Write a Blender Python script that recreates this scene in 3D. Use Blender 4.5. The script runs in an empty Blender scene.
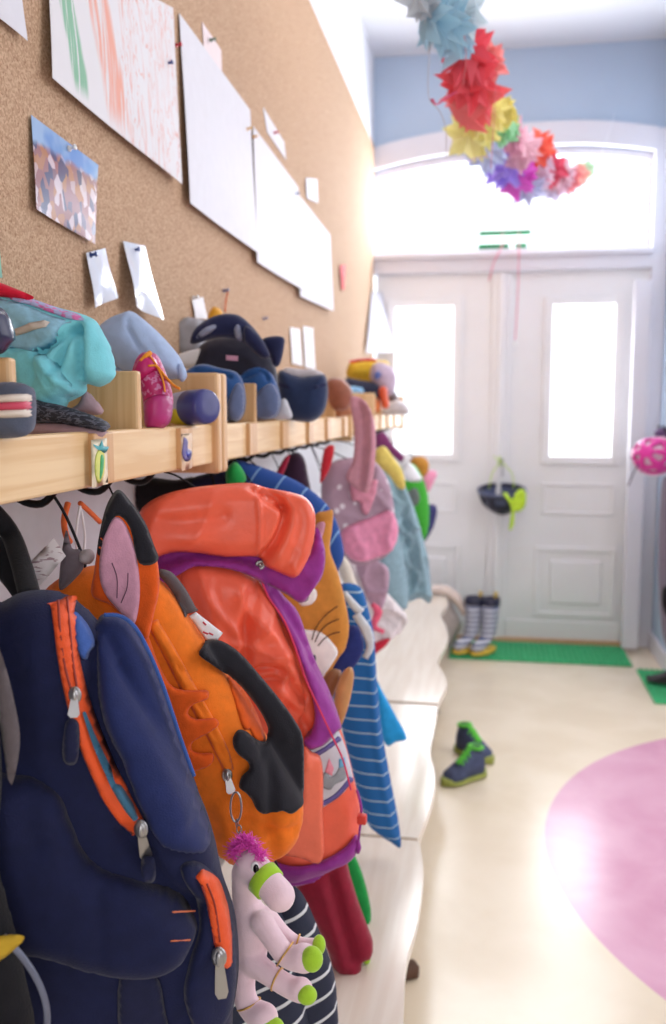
import bpy, bmesh, math, random
import numpy as np
from mathutils import Vector, Matrix
from mathutils.geometry import delaunay_2d_cdt
random.seed(7)
SC = bpy.context.scene
C = SC.collection
# ------------------------------------------------------------------ camera
F, PXC, PYC = 900.0, 333.0, 512.0
CAM = np.array([0.70, 0.0, 1.40])
PH = math.atan(104 / F); TH = math.atan(157 * math.cos(PH) / F)
FW = np.array([-math.sin(TH) * math.cos(PH), math.cos(TH) * math.cos(PH), -math.sin(PH)])
RT = np.array([math.cos(TH), math.sin(TH), 0.0]); UP = np.cross(RT, FW)
cd = bpy.data.cameras.new('camera'); cam = bpy.data.objects.new('camera', cd); C.objects.link(cam)
cam.matrix_world = Matrix(((RT[0], UP[0], -FW[0], CAM[0]), (RT[1], UP[1], -FW[1], CAM[1]), (RT[2], UP[2], -FW[2], CAM[2]), (0, 0, 0, 1)))
cd.sensor_fit = 'VERTICAL'; cd.sensor_height = 24.0; cd.lens = F / 1024 * 24.0
cd.clip_start = 0.05
cd.dof.use_dof = True; cd.dof.focus_distance = 1.12; cd.dof.aperture_fstop = 2.6
SC.camera = cam
SC.view_settings.view_transform = 'Standard'; SC.view_settings.look = 'None'
SC.view_settings.gamma = 1.0; SC.view_settings.exposure = 0.12
SC.view_settings.use_curve_mapping = False
# ------------------------------------------------------------------ light
w = bpy.data.worlds.new('sky'); SC.world = w; w.use_nodes = True
bg = w.node_tree.nodes['Background']; bg.inputs[0].default_value = (0.90, 0.95, 1.0, 1); bg.inputs[1].default_value = 1.9

def area(name, loc, rot, sx, sy, power, col):
    l = bpy.data.lights.new(name, 'AREA'); l.shape = 'RECTANGLE'; l.size = sx; l.size_y = sy
    l.energy = power; l.color = col
    o = bpy.data.objects.new(name, l); C.objects.link(o); o.location = loc; o.rotation_euler = rot
    return o
R90 = math.pi / 2
DY = 5.43            # plane of the entrance door
area('transom_daylight', (0.95, DY + 0.25, 2.55), (-R90, 0, 0), 1.7, 0.75, 68, (0.93, 0.96, 1.0))
area('door_daylight', (0.95, DY + 0.25, 1.45), (-R90, 0, 0), 1.5, 1.1, 56, (0.92, 0.95, 1.0))
area('hall_daylight', (2.9, 2.5, 2.1), (0, math.radians(68), 0), 2.4, 2.6, 42, (0.96, 0.97, 1.0))
area('ceiling_fill', (1.0, 3.2, 3.3), (0, 0, 0), 0.6, 1.6, 14, (1.0, 0.96, 0.92))  # added soft fill under the ceiling, not an actual lamp
area('rear_fill', (1.6, -1.9, 1.5), (math.radians(88), 0, 0), 2.0, 1.7, 27, (1.0, 0.97, 0.95))  # fill light added behind the camera to lift door and bag fronts, no window there

# ------------------------------------------------------------------ projection helpers
def ray(x, y): return FW + RT * ((x - PXC) / F) - UP * ((y - PYC) / F)
def onx(x, y, X): r = ray(x, y); return CAM + r * ((X - CAM[0]) / r[0])
def ony(x, y, Y): r = ray(x, y); return CAM + r * ((Y - CAM[1]) / r[1])
def onz(x, y, Z): r = ray(x, y); return CAM + r * ((Z - CAM[2]) / r[2])

# ------------------------------------------------------------------ materials
def lin(c):
    return tuple(((v / 255) / 12.92 if v / 255 <= 0.04045 else ((v / 255 + 0.055) / 1.055) ** 2.4) for v in c) + (1.0,)
MATS = {}
def mat(name, col, rough=0.6, var=0.12, vs=30, bump=0.0, bs=400, metal=0.0, sheen=0.0, trans=0.0, spec=0.5, coat=0.0):
    if name in MATS: return MATS[name]
    m = bpy.data.materials.new(name); m.use_nodes = True; nt = m.node_tree; b = nt.nodes['Principled BSDF']
    b.inputs['Roughness'].default_value = rough; b.inputs['Metallic'].default_value = metal
    b.inputs['Specular IOR Level'].default_value = spec
    b.inputs['Coat Weight'].default_value = coat
    if sheen: b.inputs['Sheen Weight'].default_value = sheen; b.inputs['Sheen Roughness'].default_value = 0.4
    if trans: b.inputs['Transmission Weight'].default_value = trans
    tc = nt.nodes.new('ShaderNodeTexCoord')
    n = nt.nodes.new('ShaderNodeTexNoise'); n.inputs['Scale'].default_value = vs; n.inputs['Detail'].default_value = 3
    nt.links.new(tc.outputs['Object'], n.inputs['Vector'])
    r = nt.nodes.new('ShaderNodeValToRGB'); c = lin(col)
    r.color_ramp.elements[0].position = 0.3; r.color_ramp.elements[1].position = 0.7
    r.color_ramp.elements[0].color = tuple(v * (1 - var) for v in c[:3]) + (1,)
    r.color_ramp.elements[1].color = tuple(min(1, v * (1 + var)) for v in c[:3]) + (1,)
    nt.links.new(n.outputs['Fac'], r.inputs['Fac']); nt.links.new(r.outputs['Color'], b.inputs['Base Color'])
    if bump:
        n2 = nt.nodes.new('ShaderNodeTexNoise'); n2.inputs['Scale'].default_value = bs; n2.inputs['Detail'].default_value = 2
        nt.links.new(tc.outputs['Object'], n2.inputs['Vector'])
        bp = nt.nodes.new('ShaderNodeBump'); bp.inputs['Strength'].default_value = bump; bp.inputs['Distance'].default_value = 0.002
        nt.links.new(n2.outputs['Fac'], bp.inputs['Height']); nt.links.new(bp.outputs['Normal'], b.inputs['Normal'])
    MATS[name] = m
    return m
class NT:
    """small node helper for hand-made materials"""
    def __init__(s, name, rough=0.6):
        s.m = bpy.data.materials.new(name); s.m.use_nodes = True; s.t = s.m.node_tree; s.b = s.t.nodes['Principled BSDF']
        s.b.inputs['Roughness'].default_value = rough; s.tc = s.t.nodes.new('ShaderNodeTexCoord')
        MATS[name] = s.m
        s.sep = s.t.nodes.new('ShaderNodeSeparateXYZ'); s.t.links.new(s.tc.outputs['Object'], s.sep.inputs[0])
        s.X, s.Y, s.Z = s.sep.outputs
        s.V = s.tc.outputs['Object']
    def put(s, inp, v):
        if isinstance(v, (int, float)): inp.default_value = v
        elif isinstance(v, tuple): inp.default_value = v
        else: s.t.links.new(v, inp)
    def math(s, op, a, b=0.0, c=None):
        n = s.t.nodes.new('ShaderNodeMath'); n.operation = op; s.put(n.inputs[0], a); s.put(n.inputs[1], b)
        if c is not None: s.put(n.inputs[2], c)
        return n.outputs[0]
    def noise(s, scale, detail=3, vec=None, out='Fac', dist=0.0):
        n = s.t.nodes.new('ShaderNodeTexNoise'); n.inputs['Scale'].default_value = scale; n.inputs['Detail'].default_value = detail
        n.inputs['Distortion'].default_value = dist
        s.t.links.new(vec or s.V, n.inputs['Vector']); return n.outputs[out]
    def voro(s, scale, out='Distance', vec=None):
        n = s.t.nodes.new('ShaderNodeTexVoronoi'); n.inputs['Scale'].default_value = scale
        s.t.links.new(vec or s.V, n.inputs['Vector']); return n.outputs[out]
    def scaled(s, v3, loc=(0, 0, 0)):
        n = s.t.nodes.new('ShaderNodeMapping'); n.inputs['Scale'].default_value = v3; n.inputs['Location'].default_value = loc
        s.t.links.new(s.V, n.inputs['Vector']); return n.outputs[0]
    def mix(s, f, a, b):
        n = s.t.nodes.new('ShaderNodeMix'); n.data_type = 'RGBA'; s.put(n.inputs[0], f); s.put(n.inputs[6], a); s.put(n.inputs[7], b)
        return n.outputs[2]
    def step(s, v, lo, hi):
        n = s.t.nodes.new('ShaderNodeMapRange'); n.interpolation_type = 'SMOOTHSTEP'
        s.put(n.inputs[0], v); n.inputs[1].default_value = lo; n.inputs[2].default_value = hi; return n.outputs[0]
    def color(s, v): s.put(s.b.inputs['Base Color'], v)
    def bump(s, h, st=0.3, d=0.002):
        n = s.t.nodes.new('ShaderNodeBump'); n.inputs['Strength'].default_value = st; n.inputs['Distance'].default_value = d
        s.t.links.new(h, n.inputs['Height']); s.t.links.new(n.outputs[0], s.b.inputs['Normal'])

def wood(name, a, b, axis='Y', rough=0.45, sc=1.0):
    if name in MATS: return MATS[name]
    n = NT(name, rough)
    k = [60 * sc] * 3; k['XYZ'.index(axis)] = 3 * sc
    v = n.scaled(tuple(k)); g = n.noise(1.0, 4, v, dist=0.6)
    n.color(n.mix(n.step(g, 0.35, 0.7), lin(a), lin(b))); n.bump(g, 0.08, 0.001)
    return n.m

# ------------------------------------------------------------------ object helpers
ORG = {}
def tag(o, label=None, cat=None, group=None, kind=None):
    if label: o['label'] = label
    if cat: o['category'] = cat
    if group: o['group'] = group
    if kind: o['kind'] = kind
    return o
def thing(name, label, cat, loc, group=None):
    o = bpy.data.objects.new(name, None); C.objects.link(o); o.location = tuple(float(v) for v in loc); o.empty_display_size = 0.05
    ORG[o.name] = np.array([float(v) for v in loc])
    return tag(o, label, cat, group)
def from_arrays(name, V, Fc, m, parent=None, smooth=True, mats=None, fmat=None):
    V = np.asarray(V, float)
    org = ORG[parent.name] if parent else np.array([(V[:, 0].min() + V[:, 0].max()) / 2, (V[:, 1].min() + V[:, 1].max()) / 2, V[:, 2].min()])
    me = bpy.data.meshes.new(name); me.from_pydata([tuple(v) for v in (V - org)], [], [tuple(int(i) for i in f) for f in Fc])
    for mm in (mats or [m]): me.materials.append(mm)
    if fmat is not None: me.polygons.foreach_set('material_index', fmat)
    me.polygons.foreach_set('use_smooth', [smooth] * len(me.polygons)); me.update()
    o = bpy.data.objects.new(name, me); C.objects.link(o)
    if parent: o.parent = parent; ORG[o.name] = org * 1.0
    else: o.location = tuple(org); ORG[o.name] = org
    return o
def obj(name, bm, m, parent=None, smooth=False, flat_angle=None):
    bmesh.ops.recalc_face_normals(bm, faces=bm.faces)
    bm.verts.ensure_lookup_table(); bm.verts.index_update()
    V = [tuple(v.co) for v in bm.verts]; Fc = [[v.index for v in f.verts] for f in bm.faces]; bm.free()
    return from_arrays(name, V, Fc, m, parent, smooth)
# nested children: every mesh keeps the world origin of its thing, so a child object sits at 0 of its parent
def sub(o): return o
def BM(): return bmesh.new()
def box(bm, lo, hi, bev=0.0, seg=2):
    lo = np.minimum(lo, hi); hi2 = np.maximum(lo, hi)
    r = bmesh.ops.create_cube(bm, size=1.0); vs = r['verts']
    for v in vs: v.co = Vector([(lo[i] + hi2[i]) / 2 + v.co[i] * (hi2[i] - lo[i]) for i in range(3)])
    if bev > 0:
        es = list({e for v in vs for e in v.link_edges})
        bmesh.ops.bevel(bm, geom=es, offset=bev, segments=seg, profile=0.5, affect='EDGES')
    return bm
def bx(lo, hi, bev=0.0): return box(BM(), np.array(lo, float), np.array(hi, float), bev)
def frame_of(d):
    d = np.array(d, float); d /= np.linalg.norm(d)
    a = np.array([0, 0, 1.0]) if abs(d[2]) < 0.9 else np.array([1.0, 0, 0])
    u = np.cross(d, a); u /= np.linalg.norm(u); return u, np.cross(d, u)
def tube(bm, pts, rad, n=10, caps=True, closed=False, flat=1.0, ref=None):
    """tube along points; rad a number or a list; flat squashes the second axis"""
    P = [np.array(p, float) for p in pts]; N = len(P); rad = [rad] * N if isinstance(rad, (int, float)) else rad
    rings = []; pu = None
    for i in range(N):
        a = P[i - 1] if (i > 0 or closed) else P[i]; b = P[(i + 1) % N] if (i < N - 1 or closed) else P[i]
        d = b - a; d = d / (np.linalg.norm(d) + 1e-12)
        if pu is None:
            if ref is not None:
                u = np.array(ref, float); u = u - d * (u @ d); u /= np.linalg.norm(u)
            else: u, _ = frame_of(d)
        else: u = pu - d * (pu @ d); u /= np.linalg.norm(u) + 1e-12
        v = np.cross(d, u); pu = u
        rings.append([bm.verts.new(Vector(P[i] + (u * math.cos(2 * math.pi * k / n) + v * flat * math.sin(2 * math.pi * k / n)) * rad[i])) for k in range(n)])
    M = N if closed else N - 1
    for i in range(M):
        A, B = rings[i], rings[(i + 1) % N]
        for k in range(n): bm.faces.new((A[k], A[(k + 1) % n], B[(k + 1) % n], B[k]))
    if caps and not closed: bm.faces.new(rings[0][::-1]); bm.faces.new(rings[-1])
    return bm
def smooth_line(pts, k=6, closed=False):
    P = [np.array(p, float) for p in pts]; n = len(P); out = []
    if n < 3: return P
    for i in range(n if closed else n - 1):
        p0 = P[(i - 1) % n] if closed or i > 0 else P[0]; p1 = P[i]; p2 = P[(i + 1) % n]; p3 = P[(i + 2) % n] if closed or i < n - 2 else P[-1]
        for j in range(k):
            t = j / k
            out.append(0.5 * ((2 * p1) + (-p0 + p2) * t + (2 * p0 - 5 * p1 + 4 * p2 - p3) * t * t + (-p0 + 3 * p1 - 3 * p2 + p3) * t ** 3))
    if not closed: out.append(P[-1])
    return out
def ellipsoid(bm, c, r, rot=None, seg=20, rings=12):
    g = bmesh.ops.create_uvsphere(bm, u_segments=seg, v_segments=rings, radius=1.0)
    M = np.array(rot) if rot is not None else np.eye(3)
    for v in g['verts']:
        p = M @ (np.array(v.co) * np.array(r)) + np.array(c); v.co = Vector(p)
    return bm
def rings_loft(bm, rings, cap=True, closed=False):
    R = [[bm.verts.new(Vector(p)) for p in r] for r in rings]; n = len(R[0])
    for i in range(len(R) - 1 + (1 if closed else 0)):
        A, B = R[i], R[(i + 1) % len(R)]
        for k in range(n): bm.faces.new((A[k], A[(k + 1) % n], B[(k + 1) % n], B[k]))
    if cap and not closed: bm.faces.new(R[0][::-1]); bm.faces.new(R[-1])
    return bm

# ------------------------------------------------------------------ plane + puffed sheets (cloth with volume)
class Plane:
    def __init__(s, O, u, v, n):
        s.O = np.array(O, float); s.u = np.array(u, float); s.v = np.array(v, float); s.n = np.array(n, float)
    def px(s, x, y, h=0.0):
        r = ray(x, y); t = ((s.O + s.n * h - CAM) @ s.n) / (r @ s.n); p = CAM + r * t - s.O
        return np.array([p @ s.u, p @ s.v])
    def w(s, q, h): return s.O + np.outer(q[:, 0], s.u) + np.outer(q[:, 1], s.v) + np.outer(h, s.n)
def hang(x0, Y0, deg=25):
    """upright plane through (x0, Y0), turned deg away from the door wall"""
    a = math.radians(deg)
    return Plane((x0, Y0, 0), (math.cos(a), math.sin(a), 0), (0, 0, 1), (math.sin(a), -math.cos(a), 0))
def seg_dist(Q, A, B):
    best = np.full(len(Q), 1e9)
    for a, b in zip(A, B):
        ab = b - a; L = ab @ ab + 1e-15; t = np.clip(((Q - a) @ ab) / L, 0, 1)
        best = np.minimum(best, np.linalg.norm(Q - (a + t[:, None] * ab), axis=1))
    return best
def inside(Q, P):
    x, y = Q[:, 0], Q[:, 1]; r = np.zeros(len(Q), bool); n = len(P)
    for i in range(n):
        x1, y1 = P[i]; x2, y2 = P[(i + 1) % n]
        if y1 == y2: continue
        c = ((y1 > y) != (y2 > y)) & (x < (x2 - x1) * (y - y1) / (y2 - y1) + x1); r ^= c
    return r
class Puff:
    def __init__(s, name, out, plane, m, parent=None, T=0.02, R=None, Tb=None, base=None, off=0.0, creases=(), waves=None, res=0.006, sharp=False, dome=0.0, k=4, local=None, crump=None):
        s.crump = crump
        s.plane, s.T, s.base, s.off = plane, T, base, off; s.R = R or max(T * 1.2, 0.004); s.dome = dome
        h0 = 0.0
        def un(x, y):
            h = 0.0
            q = plane.px(x, y, 0.0)
            if base is not None or off:
                for _ in range(4):
                    h = s.bh(np.array([q]))[0]; q = plane.px(x, y, h)
            return q
        if local is not None: P = [np.array(p, float) for p in local]
        else: P = [un(x, y) for x, y in out]
        if not sharp: P = smooth_line(P, k, True)
        # resample boundary
        L = []; n = len(P)
        for i in range(n):
            a, b = P[i], P[(i + 1) % n]; d = np.linalg.norm(b - a); m_ = max(1, int(math.ceil(d / res)))
            for j in range(m_): L.append(a + (b - a) * j / m_)
        Pn = [L[0]]
        for p in L[1:]:
            if np.linalg.norm(p - Pn[-1]) > res * 0.35: Pn.append(p)
        s.P = np.array(Pn); s.A = s.P; s.B = np.roll(s.P, -1, axis=0)
        s.cr = []
        for c in creases:
            line, wd, amp = c[0], c[1], c[2]
            q = smooth_line([un(*p) for p in line], 5); q = np.array(q); s.cr.append((q[:-1], q[1:], wd, amp))
        s.waves = waves
        lo = s.P.min(0); hi = s.P.max(0)
        if s.dome: s.c = (lo + hi) / 2; s.ext = (hi - lo) / 2
        gx = np.arange(lo[0] + res / 2, hi[0], res); gy = np.arange(lo[1] + res / 2, hi[1], res * 0.9)
        G = np.array([(x + (res / 2 if j % 2 else 0), y) for j, y in enumerate(gy) for x in gx]) if len(gx) and len(gy) else np.zeros((0, 2))
        if len(G):
            G = G[inside(G, s.P)]
        if len(G): G = G[seg_dist(G, s.A, s.B) > res * 0.5]
        nb = len(s.P); allv = np.vstack([s.P, G]) if len(G) else s.P
        ve, _, fa, ov, _, _ = delaunay_2d_cdt([Vector(p) for p in allv], [(i, (i + 1) % nb) for i in range(nb)], [], 1, 1e-6)
        Q = np.array([tuple(v) for v in ve]); isb = np.array([any(o < nb for o in l) for l in ov])
        hf = s.height(Q); hb = s.backh(Q, Tb)
        hb = np.where(isb, hf, np.minimum(hb, hf - 0.0005))
        V1 = plane.w(Q, hf); idx = np.arange(len(Q)); inter = np.where(~isb)[0]
        V2 = plane.w(Q[inter], hb[inter]); bi = idx.copy(); bi[inter] = len(Q) + np.arange(len(inter))
        fs = [list(f) for f in fa]
        # orientation
        if fs:
            a, b, c = (Q[i] for i in fs[0][:3])
            ccw = (b[0] - a[0]) * (c[1] - a[1]) - (b[1] - a[1]) * (c[0] - a[0]) > 0
            want = np.cross(plane.u, plane.v) @ plane.n > 0
            if ccw != want: fs = [f[::-1] for f in fs]
        F2 = fs + [[bi[i] for i in f][::-1] for f in fs if not all(isb[i] for i in f)]
        s.o = from_arrays(name, np.vstack([V1, V2]), F2, m, parent, True)
    def bh(s, Q): return (s.base.height(Q) if s.base is not None else np.zeros(len(Q))) + s.off
    def prof(s, Q, R=None):
        d = seg_dist(Q, s.A, s.B); d = np.where(inside(Q, s.P), d, 0); t = np.clip(d / (R or s.R), 0, 1)
        return np.sqrt(np.clip(1 - (1 - t) ** 2, 0, 1)), d
    def height(s, Q):
        p, d = s.prof(Q); h = s.bh(Q) + s.T * p
        fade = np.clip(d / (0.35 * s.R), 0, 1)
        if s.dome: e = np.clip(1 - (((Q - s.c) / s.ext) ** 2).sum(1), 0, 1); h = h + s.dome * e
        for A, B, wd, amp in s.cr:
            dd = seg_dist(Q, A, B); h = h + amp * np.exp(-(dd / wd) ** 2) * fade
        if s.crump:
            sc, am, sd = s.crump; x, y = Q[:, 0] * sc, Q[:, 1] * sc; w1 = np.sin(y * .9 + sd) + .6 * np.sin(x * 1.7 + 2.1 * sd); w2 = np.sin(x * .8 + 1.3 * sd) + .5 * np.sin(y * 1.9 + sd)
            r1 = 1 - np.abs(np.sin(x * .9 + w2 * 1.1 + y * .35 + sd)); r2 = 1 - np.abs(np.sin(y * .7 - x * .6 + w1 * 1.2 + 2 * sd)); r3 = 1 - np.abs(np.sin(x * 1.9 + y * 1.3 + w1 + w2))
            h = h + am * (r1 ** 3 + .8 * r2 ** 3 + .35 * r3 ** 3 - .6) * fade
        if s.waves:
            for (kx, ky, amp, ph) in s.waves:
                warp = 0.5 * np.sin(Q[:, 1] * 17 + ph) + 0.4 * np.sin(Q[:, 0] * 23 + 2 * ph)
                h = h + amp * np.sin(Q[:, 0] * kx + Q[:, 1] * ky + ph + warp) * fade
        return h
    def backh(s, Q, Tb):
        if s.base is not None: return s.bh(Q) - 0.003
        p, d = s.prof(Q); return s.off - (s.T if Tb is None else Tb) * p
def wv(k, amp, n=3, sx=1.0, sy=0.35, seed=0):
    r = random.Random(seed); return [(k * sx * (0.7 + 0.8 * r.random()) * r.choice((-1, 1)), k * sy * (0.5 + r.random()) * r.choice((-1, 1)), amp / n * (0.6 + 0.8 * r.random()), r.random() * 6) for _ in range(n)]
def strip(pts, wd):
    """px centre line -> px outline of a band of width wd (number or list)"""
    P = smooth_line(pts, 4); n = len(P); W = [wd] * n if isinstance(wd, (int, float)) else list(np.interp(np.linspace(0, 1, n), np.linspace(0, 1, len(wd)), wd))
    L = []; Rr = []
    for i in range(n):
        d = P[min(i + 1, n - 1)] - P[max(i - 1, 0)]; d = d / (np.linalg.norm(d) + 1e-9); nn = np.array([-d[1], d[0]]) * W[i] / 2
        L.append(P[i] + nn); Rr.append(P[i] - nn)
    return [tuple(p) for p in L + Rr[::-1]]
def on_base(base, x, y, off=0.0):
    """world point where the pixel's line of sight meets a puffed sheet"""
    q = base.plane.px(x, y, 0)
    for _ in range(5):
        h = base.height(np.array([q]))[0] + off; q = base.plane.px(x, y, h)
    return base.plane.w(np.array([q]), np.array([h]))[0]
def wire(name, pts, rad, m, parent=None, n=8, flat=1.0, ref=None, k=5, closed=False):
    b = BM(); tube(b, smooth_line(pts, k, closed), rad, n, flat=flat, ref=ref, closed=closed); return obj(name, b, m, parent, True)
def struct(name, bm, m, label=None): 
    o = obj(name, bm, m); o['kind'] = 'structure'
    if label: o['label'] = label
    return o

# =================================================================== SETTING
def prism(poly, axis, a, b):
    """extrude a polygon given in the two other axes between a and b along axis"""
    bm = BM(); k = 'xyz'.index(axis); oth = [i for i in range(3) if i != k]
    def mk(t):
        out = []
        for p in poly:
            c = [0, 0, 0]; c[k] = t; c[oth[0]] = p[0]; c[oth[1]] = p[1]; out.append(bm.verts.new(c))
        return out
    A, B = mk(a), mk(b); n = len(poly)
    bm.faces.new(A[::-1]); bm.faces.new(B)
    for i in range(n): bm.faces.new((A[i], A[(i + 1) % n], B[(i + 1) % n], B[i]))
    return bm
CEIL = 3.41; XW = 1.66
plaster = mat('white plaster', (236, 237, 242), 0.8, 0.02, 3, 0.15, 150)
blue_paint = mat('light blue wall paint', (184, 201, 222), 0.75, 0.02, 3, 0.15, 150)
white_paint = mat('white gloss door paint', (241, 240, 242), 0.35, 0.02, 4)
white_trim = mat('white trim paint', (226, 224, 232), 0.4, 0.02, 4)
# floor: cream linoleum with an inlaid pink disc
n = NT('cream linoleum with pink inlaid disc', 0.22)
pts = np.array([(.900, 2.802), (1.162, 3.597), (1.468, 3.896), (1.14, 2.101)])
A_ = np.c_[2 * pts, np.ones(4)]; sol = np.linalg.lstsq(A_, (pts ** 2).sum(1), rcond=None)[0]
ccx, ccy = sol[0], sol[1]; cr_ = math.sqrt(sol[2] + ccx ** 2 + ccy ** 2)
FX0, FX1, FY0, FY1 = -0.1, 4.3, -2.5, DY + 0.15
fox, foy = (FX0 + FX1) / 2, (FY0 + FY1) / 2
dx = n.math('SUBTRACT', n.X, ccx - fox); dy = n.math('SUBTRACT', n.Y, ccy - foy)
rr = n.math('SQRT', n.math('ADD', n.math('MULTIPLY', dx, dx), n.math('MULTIPLY', dy, dy)))
inn = n.step(rr, cr_ + 0.004, cr_ - 0.004)
cl = n.noise(3.5, 6, dist=0.4); fine = n.noise(60, 3)
cream = n.mix(n.step(cl, 0.3, 0.7), lin((230, 215, 190)), lin((238, 225, 203)))
pink = n.mix(n.step(cl, 0.3, 0.7), lin((214, 156, 184)), lin((226, 176, 200)))
n.color(n.mix(inn, cream, pink)); n.put(n.b.inputs['Roughness'], n.math('MULTIPLY_ADD', cl, 0.13, 0.16)); n.bump(fine, 0.05, 0.001)
struct('floor', bx((FX0, FY0, -0.05), (FX1, FY1, 0)), n.m)
struct('ceiling', bx((FX0, FY0, CEIL), (FX1, FY1, CEIL + 0.05)), mat('ceiling paint', (218, 220, 226), 0.85, 0.01, 3))
struct('wall_left', bx((-0.1, FY0, 0), (-0.001, DY, CEIL)), plaster)
struct('wall_right', bx((XW, 4.30, 0), (XW + 0.1, DY, CEIL)), blue_paint)
struct('wall_hall', bx((4.2, FY0, 0), (4.3, FY1, CEIL)), plaster)
struct('wall_rear', bx((0, FY0, 0), (4.2, FY0 + 0.1, CEIL)), plaster)
struct('wall_partition', bx((XW + 0.1, 4.3, 0), (4.2, 4.4, CEIL)), plaster)
# arched opening of the entrance
arch_px = [(373, 172), (400, 164), (440, 156), (481, 151), (530, 147), (582, 145), (620, 147), (653, 151)]
arch = [ony(x, y, DY)[[0, 2]] for x, y in arch_px]
arch = [np.array([0.0, arch[0][1] - 0.02])] + arch + [np.array([1.585, arch[-1][1] - 0.002])]
arch_out = [p + np.array([0, 0.125]) for p in arch]
arch = [np.array(p) for p in smooth_line(arch, 3)]; arch_out = [p + np.array([0, 0.125]) for p in arch]
def band(lo, hi, y0, y1):
    return rings_loft(BM(), [[(a[0], y0, a[1]), (b_[0], y0, b_[1]), (b_[0], y1, b_[1]), (a[0], y1, a[1])] for a, b_ in zip(lo, hi)])
struct('wall_back', band(arch + [np.array([XW, arch[-1][1]])], [np.array([p[0], CEIL]) for p in arch] + [np.array([XW, CEIL])], DY, DY + 0.12), blue_paint)
struct('trim_1', band(arch, arch_out, DY - 0.035, DY + 0.10), white_trim)
struct('trim_2', bx((1.575, DY - 0.03, 0), (XW, DY + 0.12, arch[-1][1] + 0.12), 0.006), white_trim)
struct('trim_3', bx((1.475, DY - 0.16, 0.02), (1.565, DY - 0.105, 2.10), 0.006), white_trim)
# header between doors and transom
hb = bx((0, DY - 0.03, 2.185), (1.585, DY + 0.12, 2.285), 0.006); box(hb, np.array((0, DY - 0.06, 2.262)), np.array((1.585, DY + 0.05, 2.292)), 0.006)
struct('trim_4', hb, white_trim)
glass = bpy.data.materials.new('window glass'); glass.use_nodes = True
g = glass.node_tree.nodes['Principled BSDF']; g.inputs['Base Color'].default_value = (0.9, 0.96, 1, 1); g.inputs['Alpha'].default_value = 0.12; g.inputs['Roughness'].default_value = 0.03
w1 = struct('window_1', bx((0.0, DY + 0.03, 2.285), (1.585, DY + 0.08, 2.325), 0.004), white_trim)
fr = band([p - np.array([0, 0.045]) for p in arch], arch, DY + 0.03, DY + 0.08)
box(fr, np.array((0, DY + .032, 2.326)), np.array((0.04, DY + .078, arch[0][1] - .046))); box(fr, np.array((1.545, DY + .032, 2.326)), np.array((1.585, DY + .078, arch[-1][1] - .046)))
obj('window_frame', fr, white_trim, w1)
obj('pane', band([np.array([p[0], 2.3]) for p in arch], [p - np.array([0, 0.03]) for p in arch], DY + 0.05, DY + 0.056), glass, w1)
def leaf(name, x0, x1, gx0, gx1, gz0, gz1, label):
    z0, z1 = 0.02, 2.18; y0, y1 = DY + 0.02, DY + 0.07
    b = BM()
    for lo, hi in [((x0, y0, z0), (gx0, y1, z1)), ((gx1, y0, z0), (x1, y1, z1)), ((gx0, y0, z0), (gx1, y1, gz0)), ((gx0, y0, gz1), (gx1, y1, z1))]:
        box(b, np.array(lo), np.array(hi))
    d = struct(name, b, white_paint, label)
    def ring(a0, a1, c0, c1, wd, yy, th):
        r = BM()
        for lo, hi in [((a0, yy, c0), (a0 + wd, yy + th, c1)), ((a1 - wd, yy, c0), (a1, yy + th, c1)), ((a0 + wd, yy + .001, c0), (a1 - wd, yy + th, c0 + wd)), ((a0 + wd, yy + .001, c1 - wd), (a1 - wd, yy + th, c1))]:
            box(r, np.array(lo), np.array(hi), 0.005)
        return r
    obj('window_frame', ring(gx0 - 0.045, gx1 + 0.045, gz0 - 0.045, gz1 + 0.045, 0.05, y0 - 0.018, 0.03), white_paint, d)
    obj('pane', bx((gx0, y0 + 0.02, gz0), (gx1, y0 + 0.026, gz1)), glass, d)
    px0, px1 = gx0 - 0.035, gx1 + 0.03
    obj('door_panel', ring(px0, px1, 0.77, 0.96, 0.02, y0 - 0.008, 0.012), white_paint, d)
    r = ring(px0 - 0.03, px1 + 0.02, 0.155, 0.58, 0.03, y0 - 0.012, 0.016); box(r, np.array((px0 + 0.06, y0 - 0.014, 0.235)), np.array((px1 - 0.06, y0 + 0.01, 0.50)), 0.012)
    obj('door_panel', r, white_paint, d)
    obj('kick_plate', bx((x0 + 0.01, y0 - 0.012, 0.02), (x1 - 0.01, y0, 0.13), 0.004), white_paint, d)
    return d
leaf('door_1', 0.02, 0.705, 0.13, 0.485, 1.125, 2.0, 'left leaf of the white panelled entrance door')
leaf('door_2', 0.805, 1.575, 1.045, 1.40, 1.115, 1.995, 'right leaf of the white panelled entrance door')
b = bx((0.70, DY - 0.005, 0.02), (0.81, DY + 0.075, 2.18), 0.006); box(b, np.array((0.735, DY - 0.03, 0.02)), np.array((0.775, DY, 2.18)), 0.01)
struct('trim_5', b, white_paint)
struct('trim_7', bx((0.0, DY - 0.02, 0), (1.575, DY + 0.11, 0.022), 0.003), wood('threshold wood', (186, 150, 108), (206, 172, 130), 'X'))
struct('baseboard_right', bx((XW - 0.02, 4.30, 0), (XW, DY - .03, 0.10), 0.004), white_trim)

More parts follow.
